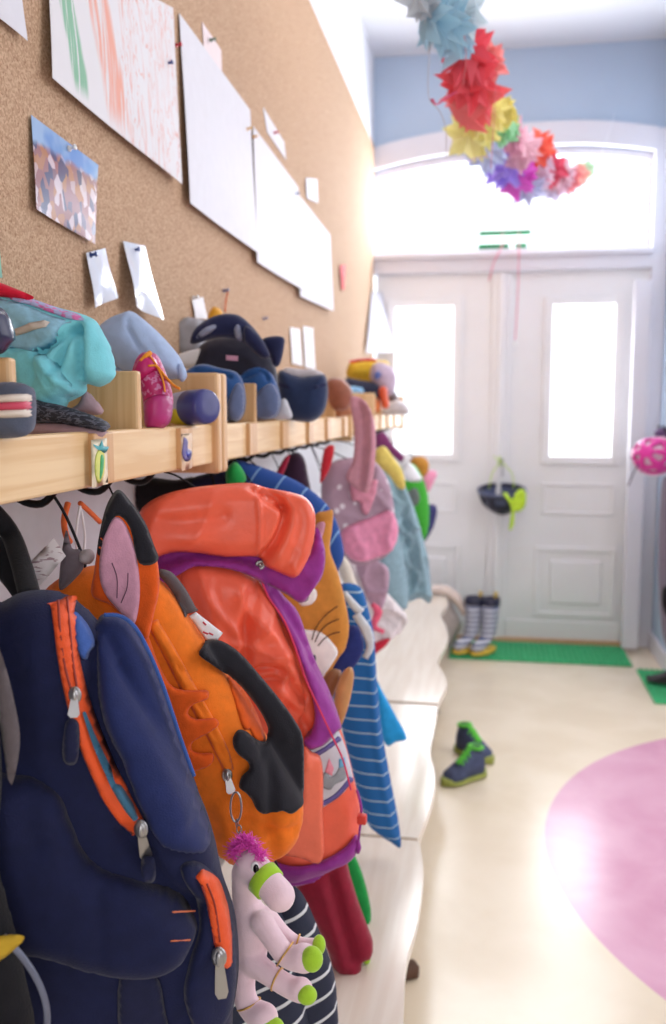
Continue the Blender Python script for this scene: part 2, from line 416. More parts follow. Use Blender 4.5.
# green plastic bars on the transom and ribbons from them
green_tape = mat('green plastic', (0, 128, 76), 0.4)
rib_pink = mat('pink ribbon', (232, 130, 160), 0.5)
for i, (x0, x1, yy, lab) in enumerate([(479, 531, 234, 'long green plastic bar across the fanlight glass, the upper one'), (478, 509, 247, 'shorter green plastic bar low on the fanlight, left piece'), (515, 527, 246, 'small stub of green plastic bar low on the fanlight, right piece')]):
    a = ony(x0, yy, DY + 0.035); c = ony(x1, yy - 1, DY + 0.035)
    tag(obj('plastic_bar', bx((a[0], DY + 0.025, a[2] - 0.014), (c[0], DY + 0.045, a[2] + 0.014), 0.003), green_tape), lab, 'bar', 'green bars on the fanlight')
Yr = DY - 0.07
def yl(pts, Y): return [ony(x, y, Y) for x, y in pts]
tag(wire('hanging_ribbon', yl([(502, 233), (502, 246), (494, 262), (489, 281)], Yr), 0.011, rib_pink, flat=0.3), 'short curled pink ribbon hanging from the green bar, left one', 'ribbon')
r = thing('hanging_ribbon', 'long straight pink ribbon with a white bead at its end', 'ribbon', ony(519, 232, Yr))
wire('ribbon', yl([(519, 232), (519, 246), (518, 290), (515, 340)], Yr), 0.010, rib_pink, r, flat=0.3)
b = BM(); ellipsoid(b, ony(515, 344, Yr), (0.014, 0.014, 0.014)); obj('bead', b, mat('white bead', (240, 240, 240), 0.3), r, True)

# =================================================================== CORK BOARD AND COAT SHELVES
n = NT('cork', 0.9)
v1 = n.voro(330, 'Color'); s1 = n.t.nodes.new('ShaderNodeSeparateColor'); n.t.links.new(v1, s1.inputs[0])
nz = n.noise(190, 3); big = n.noise(2.5, 3)
c1 = n.mix(n.step(s1.outputs[0], 0.2, 0.9), lin((172, 140, 112)), lin((204, 174, 146)))
c2 = n.mix(n.step(nz, 0.56, 0.66), c1, lin((140, 100, 72)))
n.color(n.mix(n.math('MULTIPLY', big, 0.35), c2, lin((196, 164, 134)))); n.bump(nz, 0.25, 0.001)
cork = n.m
tag(obj('cork_board', prism([(-0.9, 1.47), (DY - 0.06, 1.47), (DY - 0.06, 2.90), (-0.9, 2.90)], 'x', 0.0, 0.012), cork), 'long brown cork pin board covering the left wall above the shelves', 'pin board')
PINE_A, PINE_B = (226, 188, 136), (240, 210, 164)
pine = wood('pale birch wood', PINE_A, PINE_B, 'Y'); pine_up = wood('upright birch wood', (212, 168, 118), (228, 190, 142), 'Z'); 
tilew = wood('label tile wood', (206, 160, 110), (222, 182, 134), 'Z'); edgew = wood('birch plywood edge', (232, 196, 150), (244, 216, 178), 'Z')
hookm = mat('black metal', (28, 28, 32), 0.4, metal=0.6)
XR = 0.215
def shelf_unit(Y0, Y1, label, tiles, divs, end0=True, end1=True):
    t = thing('coat_shelf', label, 'shelf', (0.0, Y0, 1.28), 'coat shelves on the left wall')
    obj('shelf_board', bx((0.012, Y0, 1.347), (XR - 0.018, Y1, 1.366), 0.002), pine, t)
    obj('front_rail', bx((XR - 0.02, Y0, 1.302), (XR, Y1, 1.371), 0.004), pine, t)
    for on, y in ((end0, Y0), (end1, Y1 - 0.026)):
        if on: obj('upright', bx((0.012, y, 1.284), (XR + 0.012, y + 0.026, 1.462), 0.006), pine_up, t)
    for y in divs: obj('divider', bx((0.03, y, 1.366), (XR - 0.004, y + 0.016, 1.452), 0.004), pine_up, t)
    for y in tiles: obj('label_tile', bx((XR - 0.002, y, 1.304), (XR + 0.008, y + 0.058, 1.369), 0.002), tilew, t)
    y = Y0 + 0.12
    while y < Y1 - 0.05:
        b = BM(); box(b, np.array((0.06, y - 0.012, 1.342)), np.array((0.15, y + 0.012, 1.349)), 0.001)
        tube(b, smooth_line([(0.10, y, 1.345), (0.10, y, 1.31), (0.115, y, 1.285), (0.145, y, 1.28), (0.165, y, 1.30), (0.168, y, 1.318)], 4), 0.005, 8)
        tube(b, smooth_line([(0.10, y, 1.32), (0.10, y + 0.02, 1.295), (0.105, y + 0.04, 1.29), (0.11, y + 0.055, 1.305)], 4), 0.004, 8)
        ellipsoid(b, (0.168, y, 1.320), (0.008,) * 3, None, 10, 6)
        obj('hook', b, hookm, t, True); y += 0.17
    return t
u1 = shelf_unit(-0.6, 1.567, 'birch coat shelf nearest the camera with picture label tiles', [0.15, 0.50, 1.04, 1.355], [0.10, 0.52, 0.868, 1.212])
u2 = shelf_unit(1.575, 3.14, 'middle birch coat shelf holding the blue slippers and hats', [1.77, 2.07, 2.38, 2.66, 2.98], [1.86, 2.20, 2.52, 2.86])
u3 = shelf_unit(3.75, 5.05, 'farthest birch coat shelf beside the entrance door', [4.0, 4.3, 4.6], [4.1, 4.4, 4.8])
# picture stickers on the first two visible tiles
TP = Plane((XR + 0.008, 0, 0), (0, 1, 0), (0, 0, 1), (1, 0, 0))
wh = mat('white paper', (238, 240, 246), 0.7, 0.02); 
# radish sticker: crop coordinates in photo pixels
st = Puff('sticker', [(91, 440), (107, 438), (108, 484), (92, 488)], TP, mat('cream sticker', (236, 226, 196), 0.5), u1, T=0.0006, R=0.001, sharp=True, res=0.01).o
Puff('root', [(97, 452), (102, 447), (105, 458), (104, 474), (99, 484), (95, 474), (95, 460)], TP, mat('yellow green', (214, 222, 110), 0.5), st, T=0.0006, R=0.001, off=0.0008, res=0.004)
Puff('leaf', [(97, 449), (93, 444), (99, 446), (102, 440), (104, 446), (109, 447), (105, 453), (101, 451)], TP, mat('teal print', (70, 170, 180), 0.5), st, T=0.0006, R=0.001, off=0.0014, res=0.004)
Puff('stripe', [(101, 455), (104, 458), (103, 472), (100, 480), (100, 468)], TP, mat('green print', (60, 180, 110), 0.5), st, T=0.0006, R=0.001, off=0.0014, res=0.004)
st = Puff('sticker', [(181, 434), (192, 433), (192, 468), (182, 471)], TP, mat('pale sticker', (228, 200, 168), 0.5), u1, T=0.0006, R=0.001, sharp=True, res=0.01).o
Puff('bird', [(184, 437), (188, 441), (188, 448), (192, 452), (190, 460), (185, 461), (182, 454), (183, 444)], TP, mat('violet print', (92, 84, 150), 0.5), st, T=0.0006, R=0.001, off=0.0008, res=0.004)
Puff('wing', [(186, 451), (191, 454), (188, 458)], TP, mat('blue print', (50, 60, 170), 0.5), st, T=0.0006, R=0.001, off=0.0014, res=0.004)
# white cladding strips on the wall under the shelves
struct('trim_6', bx((0, 0.2, 1.05), (0.012, DY - 0.1, 1.28), 0.002), mat('grey white wall board', (206, 208, 216), 0.6, 0.03))

# =================================================================== PAPERS
def paper(name, label, cat, cor, m, xs=(0.015,) * 4, curl=0.006, group=None, th=0.0007, parent=None):
    c = [onx(p[0], p[1], x) for p, x in zip(cor, xs)]  # TL TR BR BL
    N = 14; V = []
    for off in (th, 0):
        for i in range(N + 1):
            for j in range(N + 1):
                s, t = j / N, i / N
                p = (c[0] * (1 - s) + c[1] * s) * (1 - t) + (c[3] * (1 - s) + c[2] * s) * t
                p = p + np.array([off + curl * (math.sin(math.pi * s) * math.sin(math.pi * t) + 0.35 * math.sin(5 * s + 3 * t)) * t, 0, 0]); V.append(p)
    Fc = []; M = (N + 1) ** 2
    for i in range(N):
        for j in range(N):
            a = i * (N + 1) + j; Fc.append([a, a + 1, a + N + 2, a + N + 1]); Fc.append([M + a, M + a + N + 1, M + a + N + 2, M + a + 1])
    bd = [j for j in range(N + 1)] + [(i) * (N + 1) + N for i in range(1, N + 1)] + [N * (N + 1) + j for j in range(N - 1, -1, -1)] + [i * (N + 1) for i in range(N - 1, 0, -1)]
    for k in range(len(bd)): a, b_ = bd[k], bd[(k + 1) % len(bd)]; Fc.append([b_, a, M + a, M + b_])
    o = from_arrays(name, V, Fc, m, parent, False)
    return tag(o, label, cat, group)
# child's drawing: green and orange crayon strokes
n = NT('crayon drawing on paper', 0.7)
yy = n.Y; zz = n.Z
str_ = n.noise(1.0, 4, n.scaled((1, 60, 5)), dist=1.2); sc2 = n.noise(1.0, 2, n.scaled((1, 20, 4)), dist=3.5)
base = lin((222, 223, 229))
warpy = n.math('ADD', yy, n.math('MULTIPLY', n.noise(6, 2), 0.05))
green_b = n.math('MULTIPLY', n.step(n.math('ABSOLUTE', n.math('ADD', n.math('ADD', warpy, n.math('MULTIPLY', zz, 0.25)), 0.160)), 0.034, 0.022), n.math('MULTIPLY', n.step(zz, 0.02, 0.05), n.step(str_, 0.36, 0.50)))
org_b = n.math('MULTIPLY', n.step(n.math('ABSOLUTE', n.math('ADD', n.math('ADD', warpy, n.math('MULTIPLY', zz, 0.42)), -0.005)), 0.060, 0.035), n.math('MULTIPLY', n.step(zz, 0.0, 0.06), n.step(str_, 0.38, 0.55)))
scr = n.math('MULTIPLY', n.step(n.math('ABSOLUTE', n.math('SUBTRACT', sc2, 0.5)), 0.03, 0.008), n.step(warpy, -0.02, 0.03))
c = n.mix(n.math('MULTIPLY', green_b, 0.75), base, lin((70, 170, 120)))
c = n.mix(n.math('MULTIPLY', org_b, 0.65), c, lin((232, 120, 60)))
c = n.mix(n.math('MULTIPLY', scr, 0.6), c, lin((220, 140, 120))); n.color(c); drawing = n.m
pap = mat('white drawing paper', (218, 220, 230), 0.7, 0.02); pap2 = mat('bluish copy paper', (226, 232, 244), 0.7, 0.02)
paper('childs_drawing', "child's crayon drawing with a green band and orange scribbles, top of the cork board", 'drawing', [(46, -60), (173, 8), (181, 184), (52, 78)], drawing, (0.016, 0.016, 0.03, 0.03))
paper('paper_sheet', 'corner of a white sheet at the upper left edge of the cork board', 'paper', [(-60, -70), (20, -20), (26, 41), (-50, -25)], pap, (0.016, 0.016, 0.022, 0.022))
paper('paper_sheet', 'large white sheet right of the crayon drawing on the cork board', 'paper', [(179, 13), (250, 110), (257, 253), (190, 203)], pap, (0.016, 0.016, 0.03, 0.03))
paper('paper_sheet', 'narrow pinkish sheet with a green pin behind the large white sheet', 'paper', [(202, 22), (221, 50), (222, 75), (204, 52)], mat('pale pink paper', (236, 222, 226), 0.7, 0.02), (0.0135,) * 4, 0)
paper('paper_sheet', 'white sheet hanging beside the large one, held by an orange pin', 'paper', [(253, 126), (298, 187), (304, 291), (257, 262)], pap, (0.016, 0.016, 0.03, 0.03))
paper('paper_sheet', 'small slanted sheet with a red pin high on the cork board', 'paper', [(263, 107), (284, 142), (286, 160), (267, 132)], pap, (0.0135,) * 4, 0)
paper('paper_sheet', 'white sheet farthest along the cork board in the row of large sheets', 'paper', [(299, 195), (330, 235), (333, 311), (300, 296)], pap, (0.016, 0.016, 0.03, 0.03))
paper('paper_note', 'small square note between two sheets high on the cork board', 'paper', [(306, 178), (317, 179), (318, 203), (307, 198)], pap2, (0.017,) * 4, 0)
# group photograph
n = NT('printed group photograph', 0.3)
vc = n.voro(26, 'Color', n.scaled((0.02, 2.6, 2.0))); sp = n.t.nodes.new('ShaderNodeSeparateColor'); n.t.links.new(vc, sp.inputs[0])
sky_ = n.mix(n.step(n.noise(14, 2), 0.4, 0.6), lin((90, 150, 220)), lin((150, 190, 232)))
pe = n.mix(n.step(sp.outputs[0], 0.3, 0.4), lin((52, 52, 100)), lin((150, 96, 100))); pe = n.mix(n.step(sp.outputs[1], 0.68, 0.72), pe, lin((206, 190, 200))); pe = n.mix(n.step(sp.outputs[2], 0.75, 0.8), pe, lin((176, 120, 80)))
n.color(n.mix(n.step(n.math('ADD', n.Z, n.math('MULTIPLY', n.noise(22, 2), 0.03)), 0.122, 0.136), pe, sky_))
n.b.inputs['Coat Weight'].default_value = 0.4
paper('photo_print', 'glossy colour group photograph pinned low on the cork board', 'photograph', [(31, 115), (98, 165), (94, 244), (36, 209)], n.m, (0.016, 0.016, 0.022, 0.022), 0.004)
clearp = mat('glossy plastic sleeve', (222, 230, 246), 0.15, 0.05, 20, coat=0.5)
paper('plastic_sleeve', 'small clear plastic sleeve with a blue pin, left of the curled strip', 'sleeve', [(86, 253), (105, 248), (116, 298), (95, 308)], clearp, (0.018, 0.018, 0.03, 0.03), 0.01)
paper('paper_strip', 'curled glossy white strip held by a blue pin above the blue cap', 'paper', [(123, 241), (145, 246), (161, 320), (136, 306)], clearp, (0.018, 0.018, 0.045, 0.045), 0.016)
paper('paper_sheet', 'sliver of a green and blue sheet at the left edge above the red hat', 'paper', [(-30, 190), (-4, 215), (2, 278), (-30, 270)], mat('green blue print', (120, 180, 160), 0.5, 0.4, 12), (0.02,) * 4, 0)
paper('paper_note', 'small white note with a pin above the navy caps', 'paper', [(192, 300), (203, 297), (207, 319), (195, 318)], wh, (0.016,) * 4, 0.004)
for i, (x0, x1, y0, y1, lb) in enumerate([(290, 300, 327, 366, 'narrow white tag on the cork board, left of two above the round navy hat'), (303, 313, 326, 370, 'narrow white tag on the cork board, right of two above the round navy hat')]):
    paper('paper_tag', lb, 'paper', [(x0, y0), (x1, y0 + 2), (x1 + 2, y1), (x0 + 2, y1 - 3)], wh, (0.016,) * 4, 0.004)
# papers hanging nearer the door
paper('paper_sheet', 'white sheet hanging loosely by the door with a pink streak', 'paper', [(372, 292), (395, 293), (392, 352), (366, 353)], pap, (0.02, 0.10, 0.12, 0.03), 0.01)
paper('pennant', 'small red paper pennant on the bright wall near the door', 'pennant', [(340, 265), (346, 265), (344, 290), (342, 290)], mat('red paper', (214, 40, 50), 0.6), (0.02,) * 4, 0)
def pin(px, py, m, label, x=0.03, s=1.0):
    p = onx(px, py, x); d = np.array([1.0, -0.15, 0.12]); d /= np.linalg.norm(d)
    b = BM(); tube(b, [p - d * (x - 0.010), p - d * 0.012 * s], 0.0007, 6)
    tube(b, [p - d * .012 * s, p - d * .010 * s, p - d * .0095 * s, p - d * .002 * s, p - d * .001 * s, p + d * .001 * s], [.005 * s, .005 * s, .0028 * s, .0024 * s, .0046 * s, .0046 * s], 10)
    tag(obj('push_pin', b, m, None, True), label, 'push pin', 'push pins on the cork board')
bl = mat('blue plastic', (30, 60, 130), 0.3); gn = mat('dark green plastic', (20, 90, 60), 0.3); rd = mat('red plastic', (200, 40, 60), 0.3); yw = mat('yellow plastic', (230, 170, 50), 0.3); wp = mat('white plastic', (230, 230, 235), 0.3)
for a in [(172, 62, bl, 'blue push pin at the right edge of the crayon drawing'), (215, 39, gn, 'dark green push pin in the narrow pinkish sheet'), (96, 254, bl, 'blue push pin holding the clear plastic sleeve'), (139, 249, bl, 'blue push pin holding the curled white strip'), (278, 132, rd, 'red push pin in the small slanted sheet'), (257, 136, yw, 'orange push pin at the corner of the hanging white sheet'), (181, 44, rd, 'red push pin at the left edge of the large white sheet'), (251, 128, yw, 'small yellow push pin right of the large white sheet'), (75, 147, wp, 'white push pin at the top of the group photograph'), (198, 297, wp, 'white push pin in the note above the navy caps'), (299, 193, bl, 'blue push pin holding the farthest large sheet'), (228, 290, bl, 'dark blue push pin with an orange thread above the navy caps'), (267, 318, bl, 'blue push pin alone above the blue slippers')]:
    pin(*a)
tag(wire('orange_thread', [onx(228, 291, .03), onx(226, 300, .02), onx(225, 312, .02)], 0.0022, mat('orange thread', (220, 110, 60), 0.7)), 'short orange thread dangling from a pin on the cork board', 'thread')

# =================================================================== BENCHES
benchm = NT('pale worn bench top', 0.16)
v = benchm.scaled((40, 2.5, 10)); g_ = benchm.noise(1.0, 4, v, dist=0.5)
benchm.color(benchm.mix(benchm.step(g_, 0.3, 0.75), lin((226, 212, 196)), lin((236, 226, 212)))); benchm.bump(g_, 0.06, 0.001); benchm = benchm.m
bench_edge = wood('bench edge wood', (150, 108, 70), (176, 132, 92), 'Y')
ZB = 0.33
secs = [([(380, 1200), (398, 1080), (403, 1023), (406, 965), (417, 922), (423, 880), (422, 858), (419, 841)], 'nearest wavy edged bench board under the hanging jackets'),
        ([(418, 838), (431, 804), (435, 776), (430, 752), (434, 729), (438, 706)], 'middle wavy edged bench board under the striped towel'),
        ([(438, 703), (445, 690), (447, 680), (438, 664), (441, 655), (448, 641), (446, 627), (441, 615), (448, 604), (443, 592)], 'farthest wavy edged bench board near the entrance door')]
for k, (pp, lab) in enumerate(secs):
    e = smooth_line([onz(x, y, ZB)[:2] for x, y in pp], 5)
    y0, y1 = e[0][1], e[-1][1]
    t = thing('bench', lab, 'bench', (0.12, y0, 0), 'benches along the left wall')
    poly = [(0.10, y0)] + [tuple(p) for p in e] + [(0.10, y1)]
    bm = prism(poly, 'z', ZB - 0.024, ZB); obj('seat_board', bm, benchm, t)
    e2 = [tuple(p + np.array([-0.004, 0])) for p in e]
    for yy_ in (y0 + 0.06, y1 - 0.10):
        obj('leg', bx((0.13, yy_, 0), (0.44, yy_ + 0.03, ZB - 0.024), 0.004), bench_edge, t)
    obj('stretcher', bx((0.28, y0 + 0.09, 0.05), (0.30, y1 - 0.10, 0.12), 0.003), bench_edge, t)

# =================================================================== HANGING BAGS AND CLOTHES
def fab(name, c, rough=0.85, var=0.10, sheen=0.12, bump=0.35, bs=500): return mat(name, c, rough, var, 60, bump, bs, sheen=sheen, spec=0.25)
navy = fab('navy softshell fabric', (25, 31, 68)); navy2 = fab('navy fabric panel', (32, 43, 92)); navy_d = fab('dark navy fabric', (30, 34, 66)); blue_l = fab('bright blue fabric', (62, 96, 170))
orz = fab('orange red zip tape', (238, 92, 44), 0.5, 0.05, 0.05); teal = fab('teal zip coil', (60, 110, 140), 0.5)
steel = mat('brushed metal', (170, 170, 172), 0.3, 0.05, 30, metal=0.9); grey_web = fab('grey webbing', (96, 88, 92)); black_web = fab('black webbing', (22, 22, 28))
def puller(parent, px0, py0, px1, py1, base, wd=9, tabm=None):
    """zip slider and its pull tab, from slider centre to tab end (photo pixels)"""
    a = on_base(base, px0, py0, 0.006); c = on_base(base, px1, py1, 0.010); pl = base.plane
    k = wd * (a[1]) / F
    b = BM(); ellipsoid(b, a, (k * .75, k * .45, k * 1.0)); ellipsoid(b, a + pl.n * .004, (k * .35, k * .35, k * .8)); s_ = obj('zip_slider', b, steel, parent, True)
    d = c - a; L = np.linalg.norm(d); d /= L; sd = np.cross(d, pl.n); sd /= np.linalg.norm(sd)
    b = BM(); w0, w1 = k * .45, k * .62
    ring = lambda t, wd_: [a + d * L * t + sd * wd_ + pl.n * .005, a + d * L * t - sd * wd_ + pl.n * .005, a + d * L * t - sd * wd_ + pl.n * .0025, a + d * L * t + sd * wd_ + pl.n * .0025]
    rings_loft(b, [ring(0.1, w0 * .8), ring(0.3, w0), ring(0.85, w1), ring(1.0, w1 * .6)])
    obj('pull_tab', b, tabm or steel, s_, False)
# ---- navy backpack (front left)
PN = hang(0.30, 0.90, 20)
bp = thing('backpack', 'navy blue children\'s backpack with orange zips hanging at the lower left', 'backpack', PN.w(np.array([PN.px(110, 1010)]), [0])[0])
NB = Puff('body', [(-45, 625), (0, 603), (22, 592), (50, 590), (72, 598), (92, 614), (112, 640), (140, 690), (170, 740), (200, 795), (214, 835), (222, 872), (235, 912), (239, 965), (233, 1010), (225, 1060), (150, 1085), (60, 1085), (10, 1060), (-45, 1040)], PN, navy, bp, T=0.075, Tb=0.07, R=0.075, res=0.006, waves=wv(22, .006, 3),
          creases=[([(20, 620), (30, 720), (50, 800)], .014, -.006), ([(85, 610), (97, 640), (100, 690), (120, 740)], .010, -.018), ([(130, 800), (170, 860), (200, 880)], .010, -.015)])
Puff('side_panel', [(96, 640), (97, 622), (103, 614), (119, 615), (134, 626), (146, 645), (162, 684), (180, 738), (193, 775), (203, 805), (211, 830), (207, 848), (180, 850), (158, 840), (142, 812), (124, 766), (106, 730), (97, 690)], PN, navy2, bp, T=0.030, R=0.026, base=NB, off=-.006, res=.005, creases=[([(194, 812), (200, 808), (209, 812)], .006, -.006), ([(128, 640), (150, 700), (172, 760), (188, 800)], .014, .008)])
wire('piping', [on_base(NB, x, y, .016) for x, y in [(104, 615), (120, 616), (134, 626), (147, 648), (163, 686), (181, 740), (194, 776)]], 0.0022, blue_l, bp)
NP = Puff('front_pocket', [(-45, 770), (20, 772), (58, 790), (72, 818), (84, 846), (104, 866), (142, 878), (178, 889), (195, 910), (197, 932), (182, 958), (150, 972), (100, 970), (50, 955), (10, 950), (-45, 940)], PN, navy, bp, T=0.034, R=0.032, base=NB, off=-.004, res=.006, waves=wv(25, .004, 3, seed=4), creases=[([(100, 880), (104, 920), (100, 965)], .007, -.004)])
Puff('blue_fold', [(74, 612), (84, 618), (92, 632), (95, 645), (90, 652), (86, 660), (78, 650)], PN, blue_l, bp, T=0.008, R=.008, base=NB, off=.004, res=.004)
ZT = Puff('zip_tape', strip([(63, 597), (66, 625), (69, 660), (78, 700), (93, 745), (113, 790), (128, 815), (140, 830)], [26, 25, 22, 24, 27, 28, 24, 16]), PN, orz, bp, T=0.007, R=.006, base=NB, off=.003, res=.004,
          creases=[([(60, 598), (62, 640), (68, 680)], .0018, -.004), ([(68, 598), (71, 640), (75, 680)], .0018, -.004)])
Puff('zip_coil', strip([(84, 712), (97, 745), (116, 785), (129, 808), (136, 820)], [3, 8, 11, 10, 5]), PN, teal, bp, T=0.004, R=.004, base=ZT, off=.004, res=.004)
for zl in ([(58, 600), (60, 630), (64, 662), (71, 690)], [(67, 598), (70, 630), (73, 662), (77, 688)]):
    wire('zip_teeth', [on_base(ZT, x, y, .0008) for x, y in zl], .0012, mat('dark orange zip teeth', (150, 46, 30), .5), bp)
puller(bp, 75, 695, 74, 716, ZT, 10)
Puff('fabric_tab', [(66, 722), (79, 724), (77, 762), (63, 760)], PN, navy_d, bp, T=0.003, R=.003, base=NB, off=.012, res=.005)
puller(bp, 141, 829, 147, 858, ZT, 11)
Puff('fabric_tab', [(142, 858), (154, 858), (155, 880), (143, 880)], PN, navy_d, bp, T=0.003, R=.003, base=NB, off=.022, res=.005)
Puff('side_pocket', [(180, 868), (200, 862), (222, 880), (234, 915), (238, 965), (232, 1006), (205, 1040), (184, 1000), (190, 960), (199, 930), (196, 900)], PN, navy, bp, T=0.016, R=.014, base=NB, off=0, res=.005)
Z2 = Puff('zip_tape', strip([(199, 873), (210, 884), (217, 905), (222, 935), (225, 966)], [10, 20, 22, 20, 14]), PN, orz, bp, T=0.010, R=.007, base=NB, off=.014, res=.004, creases=[([(203, 885), (209, 905), (214, 945)], .0016, -.004), ([(208, 883), (214, 905), (218, 940)], .0016, -.004)])
for zl in ([(202, 886), (209, 908), (215, 945)], [(207, 884), (215, 906), (220, 942)]):
    wire('zip_teeth', [on_base(Z2, x, y, .0008) for x, y in zl], .0011, mat('dark orange zip teeth', (150, 46, 30), .5), bp)
puller(bp, 219, 957, 222, 996, Z2, 12)
for a, c in (((173, 912), (195, 911)), ((171, 941), (190, 940))):
    wire('stitch', [on_base(NP, *a, .001), on_base(NP, *c, .001)], 0.0009, mat('orange stitching', (220, 120, 80), 0.7), bp, k=2)
Puff('bottom_strap', [(120, 975), (155, 975), (165, 1010), (170, 1060), (125, 1060)], PN, navy_d, bp, T=0.006, R=.008, base=NB, off=.004, res=.006)
wire('hanging_loop', [on_base(NB, 30, 596, -.05), onx(20, 560, .17), onx(8, 530, .13), onx(-20, 500, .12)], .012, black_web, bp, flat=.35)
# grey strap and dark bag at the extreme left, in front
PL = hang(0.20, 0.72, 15)
o = thing('black_bag', 'dark bag with grey webbing strap at the very left edge', 'bag', PL.w(np.array([PL.px(0, 1000)]), [0])[0])
LB = Puff('body', [(-80, 560), (-25, 600), (-6, 680), (2, 780), (-4, 850), (8, 905), (22, 960), (30, 1060), (-80, 1080)], PL, black_web, o, T=.03, Tb=.03, R=.04, res=.009, waves=wv(25, .005))
Puff('strap', [(-6, 640), (5, 665), (14, 700), (20, 735), (17, 765), (10, 785), (2, 740), (-4, 690)], PL, grey_web, o, T=.005, Tb=.002, R=.004, off=.005, res=.006)
wire('frame_rod', [PL.w(np.array([PL.px(x, y)]), [.03])[0] for x, y in [(12, 918), (32, 940), (47, 965), (54, 990), (53, 1014)]], .0032, mat('grey tube', (110, 116, 136), 0.35, metal=.3), o)
b = BM(); q = PL.w(np.array([PL.px(12, 1012), PL.px(62, 1035)]), [.03, .04]); box(b, np.minimum(q[0], q[1]), np.maximum(q[0], q[1]), .004); obj('buckle', b, mat('grey plastic', (98, 102, 112), .4), o, True)
Puff('yellow_flag', [(-5, 938), (24, 936), (14, 950), (-5, 962)], PL, mat('mustard fabric', (196, 160, 40), .8), o, T=.002, off=.034, res=.006)
# strap and dark collar at the top left, tag and cords on the hooks
PK = hang(0.12, 1.02, 5)
o = Puff('shoulder_strap', strip([(-20, 545), (2, 560), (14, 576), (26, 600)], [40, 32, 28, 18]), PK, black_web, T=.012, Tb=.006, res=.006).o
tag(o, 'black padded strap with orange edge at the left edge under the shelf', 'strap')
wire('orange_edge', [PK.w(np.array([PK.px(x, y)]), [.004])[0] for x, y in [(8, 552), (20, 572), (26, 590)]], .002, orz, o)
tagm = NT('printed care tag', 0.6); tn = tagm.noise(1, 2, tagm.scaled((60, 60, 260))); tagm.color(tagm.mix(tagm.step(tn, 0.56, 0.62), lin((244, 236, 240)), lin((180, 150, 160))))
tag(Puff('care_tag', [(54, 538), (66, 556), (40, 586), (24, 568)], PK, tagm.m, T=.0008, Tb=.0004, R=.001, sharp=True, off=.03, res=.01).o, 'pale printed care tag hanging below the shelf near the hook', 'tag')
c_ = lambda x, y, X=.15: onx(x, y, X)
tag(wire('orange_loop', [c_(68, 503), c_(64, 520), c_(66, 535), c_(70, 542)], .0042, fab('orange cord', (226, 110, 60))), 'orange loop cord hanging from the first hook', 'cord')
tag(wire('orange_loop', [c_(80, 503), c_(90, 512), c_(100, 522)], .0036, fab('orange cord', (226, 110, 60))), 'slanting orange cord between the hook and the fox ear', 'cord')
tag(wire('string_loop', [c_(80, 506), c_(77, 525), c_(76, 545), c_(82, 556), c_(85, 540), c_(83, 520), c_(80, 506)], .0018, wh), 'thin white string loop hanging beside the orange cord', 'string')
tag(Puff('pompom', [(80, 552), (90, 549), (95, 556), (90, 564), (80, 562)], PK, fab('grey fluff', (176, 166, 170)), T=.014, Tb=.01, res=.004).o, 'small grey fluffy bobble below the white string loop', 'bobble')
tag(Puff('grey_cloth', [(66, 530), (72, 548), (80, 550), (84, 566), (74, 580), (60, 590), (60, 568)], PK, fab('grey knit', (110, 100, 108)), T=.012, Tb=.01, res=.006, waves=wv(60, .004)).o, 'crumpled grey knitted cloth behind the care tag', 'cloth')

# ---- orange fox backpack
PF = hang(0.32, 1.14, 25)
fx = thing('backpack', 'orange fox shaped backpack with a tall black tipped ear and black paw', 'backpack', PF.w(np.array([PF.px(250, 862)]), [0])[0])
org = fab('orange felt', (240, 122, 34)); org2 = fab('deep orange felt', (226, 92, 28)); blk = fab('charcoal felt', (34, 34, 42)); pinkf = fab('pale pink felt', (216, 160, 186))
FB = Puff('body', [(30, 612), (45, 590), (65, 575), (90, 566), (130, 564), (158, 578), (178, 600), (205, 640), (235, 685), (262, 728), (290, 775), (303, 800), (298, 832), (282, 852), (258, 862), (232, 862), (208, 845), (180, 800), (120, 700), (60, 640)], PF, org, fx, T=.055, Tb=.05, R=.06, res=.006, waves=wv(20, .003, 3, seed=3),
          creases=[([(252, 700), (262, 740), (262, 800), (270, 850)], .010, -.010), ([(240, 800), (262, 815), (290, 818)], .008, -.008), ([(242, 690), (252, 715), (255, 740)], .006, -.008), ([(215, 790), (225, 830), (240, 855)], .010, .008)])
Puff('side_gusset', [(228, 676), (244, 690), (258, 716), (266, 740), (256, 742), (250, 730), (243, 728), (236, 705)], PF, org2, fx, T=.004, R=.004, base=FB, off=.001, res=.005)
FZ = Puff('zip_placket', strip([(152, 622), (168, 650), (186, 684), (206, 720), (222, 752), (229, 772)], [12, 14, 15, 15, 14, 10]), PF, org, fx, T=.008, R=.006, base=FB, off=0, res=.004, creases=[([(156, 626), (172, 652), (190, 686), (209, 722), (224, 756)], .0014, -.005), ([(151, 632), (166, 656), (182, 688), (202, 724)], .0014, -.005)])
Puff('spiky_mane', [(132, 600), (142, 620), (150, 640), (158, 662), (170, 684), (184, 690), (206, 690), (209, 695), (206, 700), (194, 704), (188, 713), (196, 719), (214, 718), (219, 723), (216, 728), (205, 735), (193, 742), (192, 750), (200, 753), (212, 753), (214, 759), (209, 766), (196, 771), (180, 775), (168, 766), (150, 700), (130, 650)], PF, org2, fx, T=.006, R=.004, base=FB, off=.009, res=.004, k=3)
ear = Puff('ear', [(92, 596), (94, 572), (98, 544), (104, 514), (112, 496), (120, 491), (131, 503), (144, 522), (154, 546), (159, 572), (159, 592), (154, 614), (147, 640), (134, 628), (112, 606)], PF, org2, fx, T=.010, Tb=.010, R=.010, off=.068, res=.004)
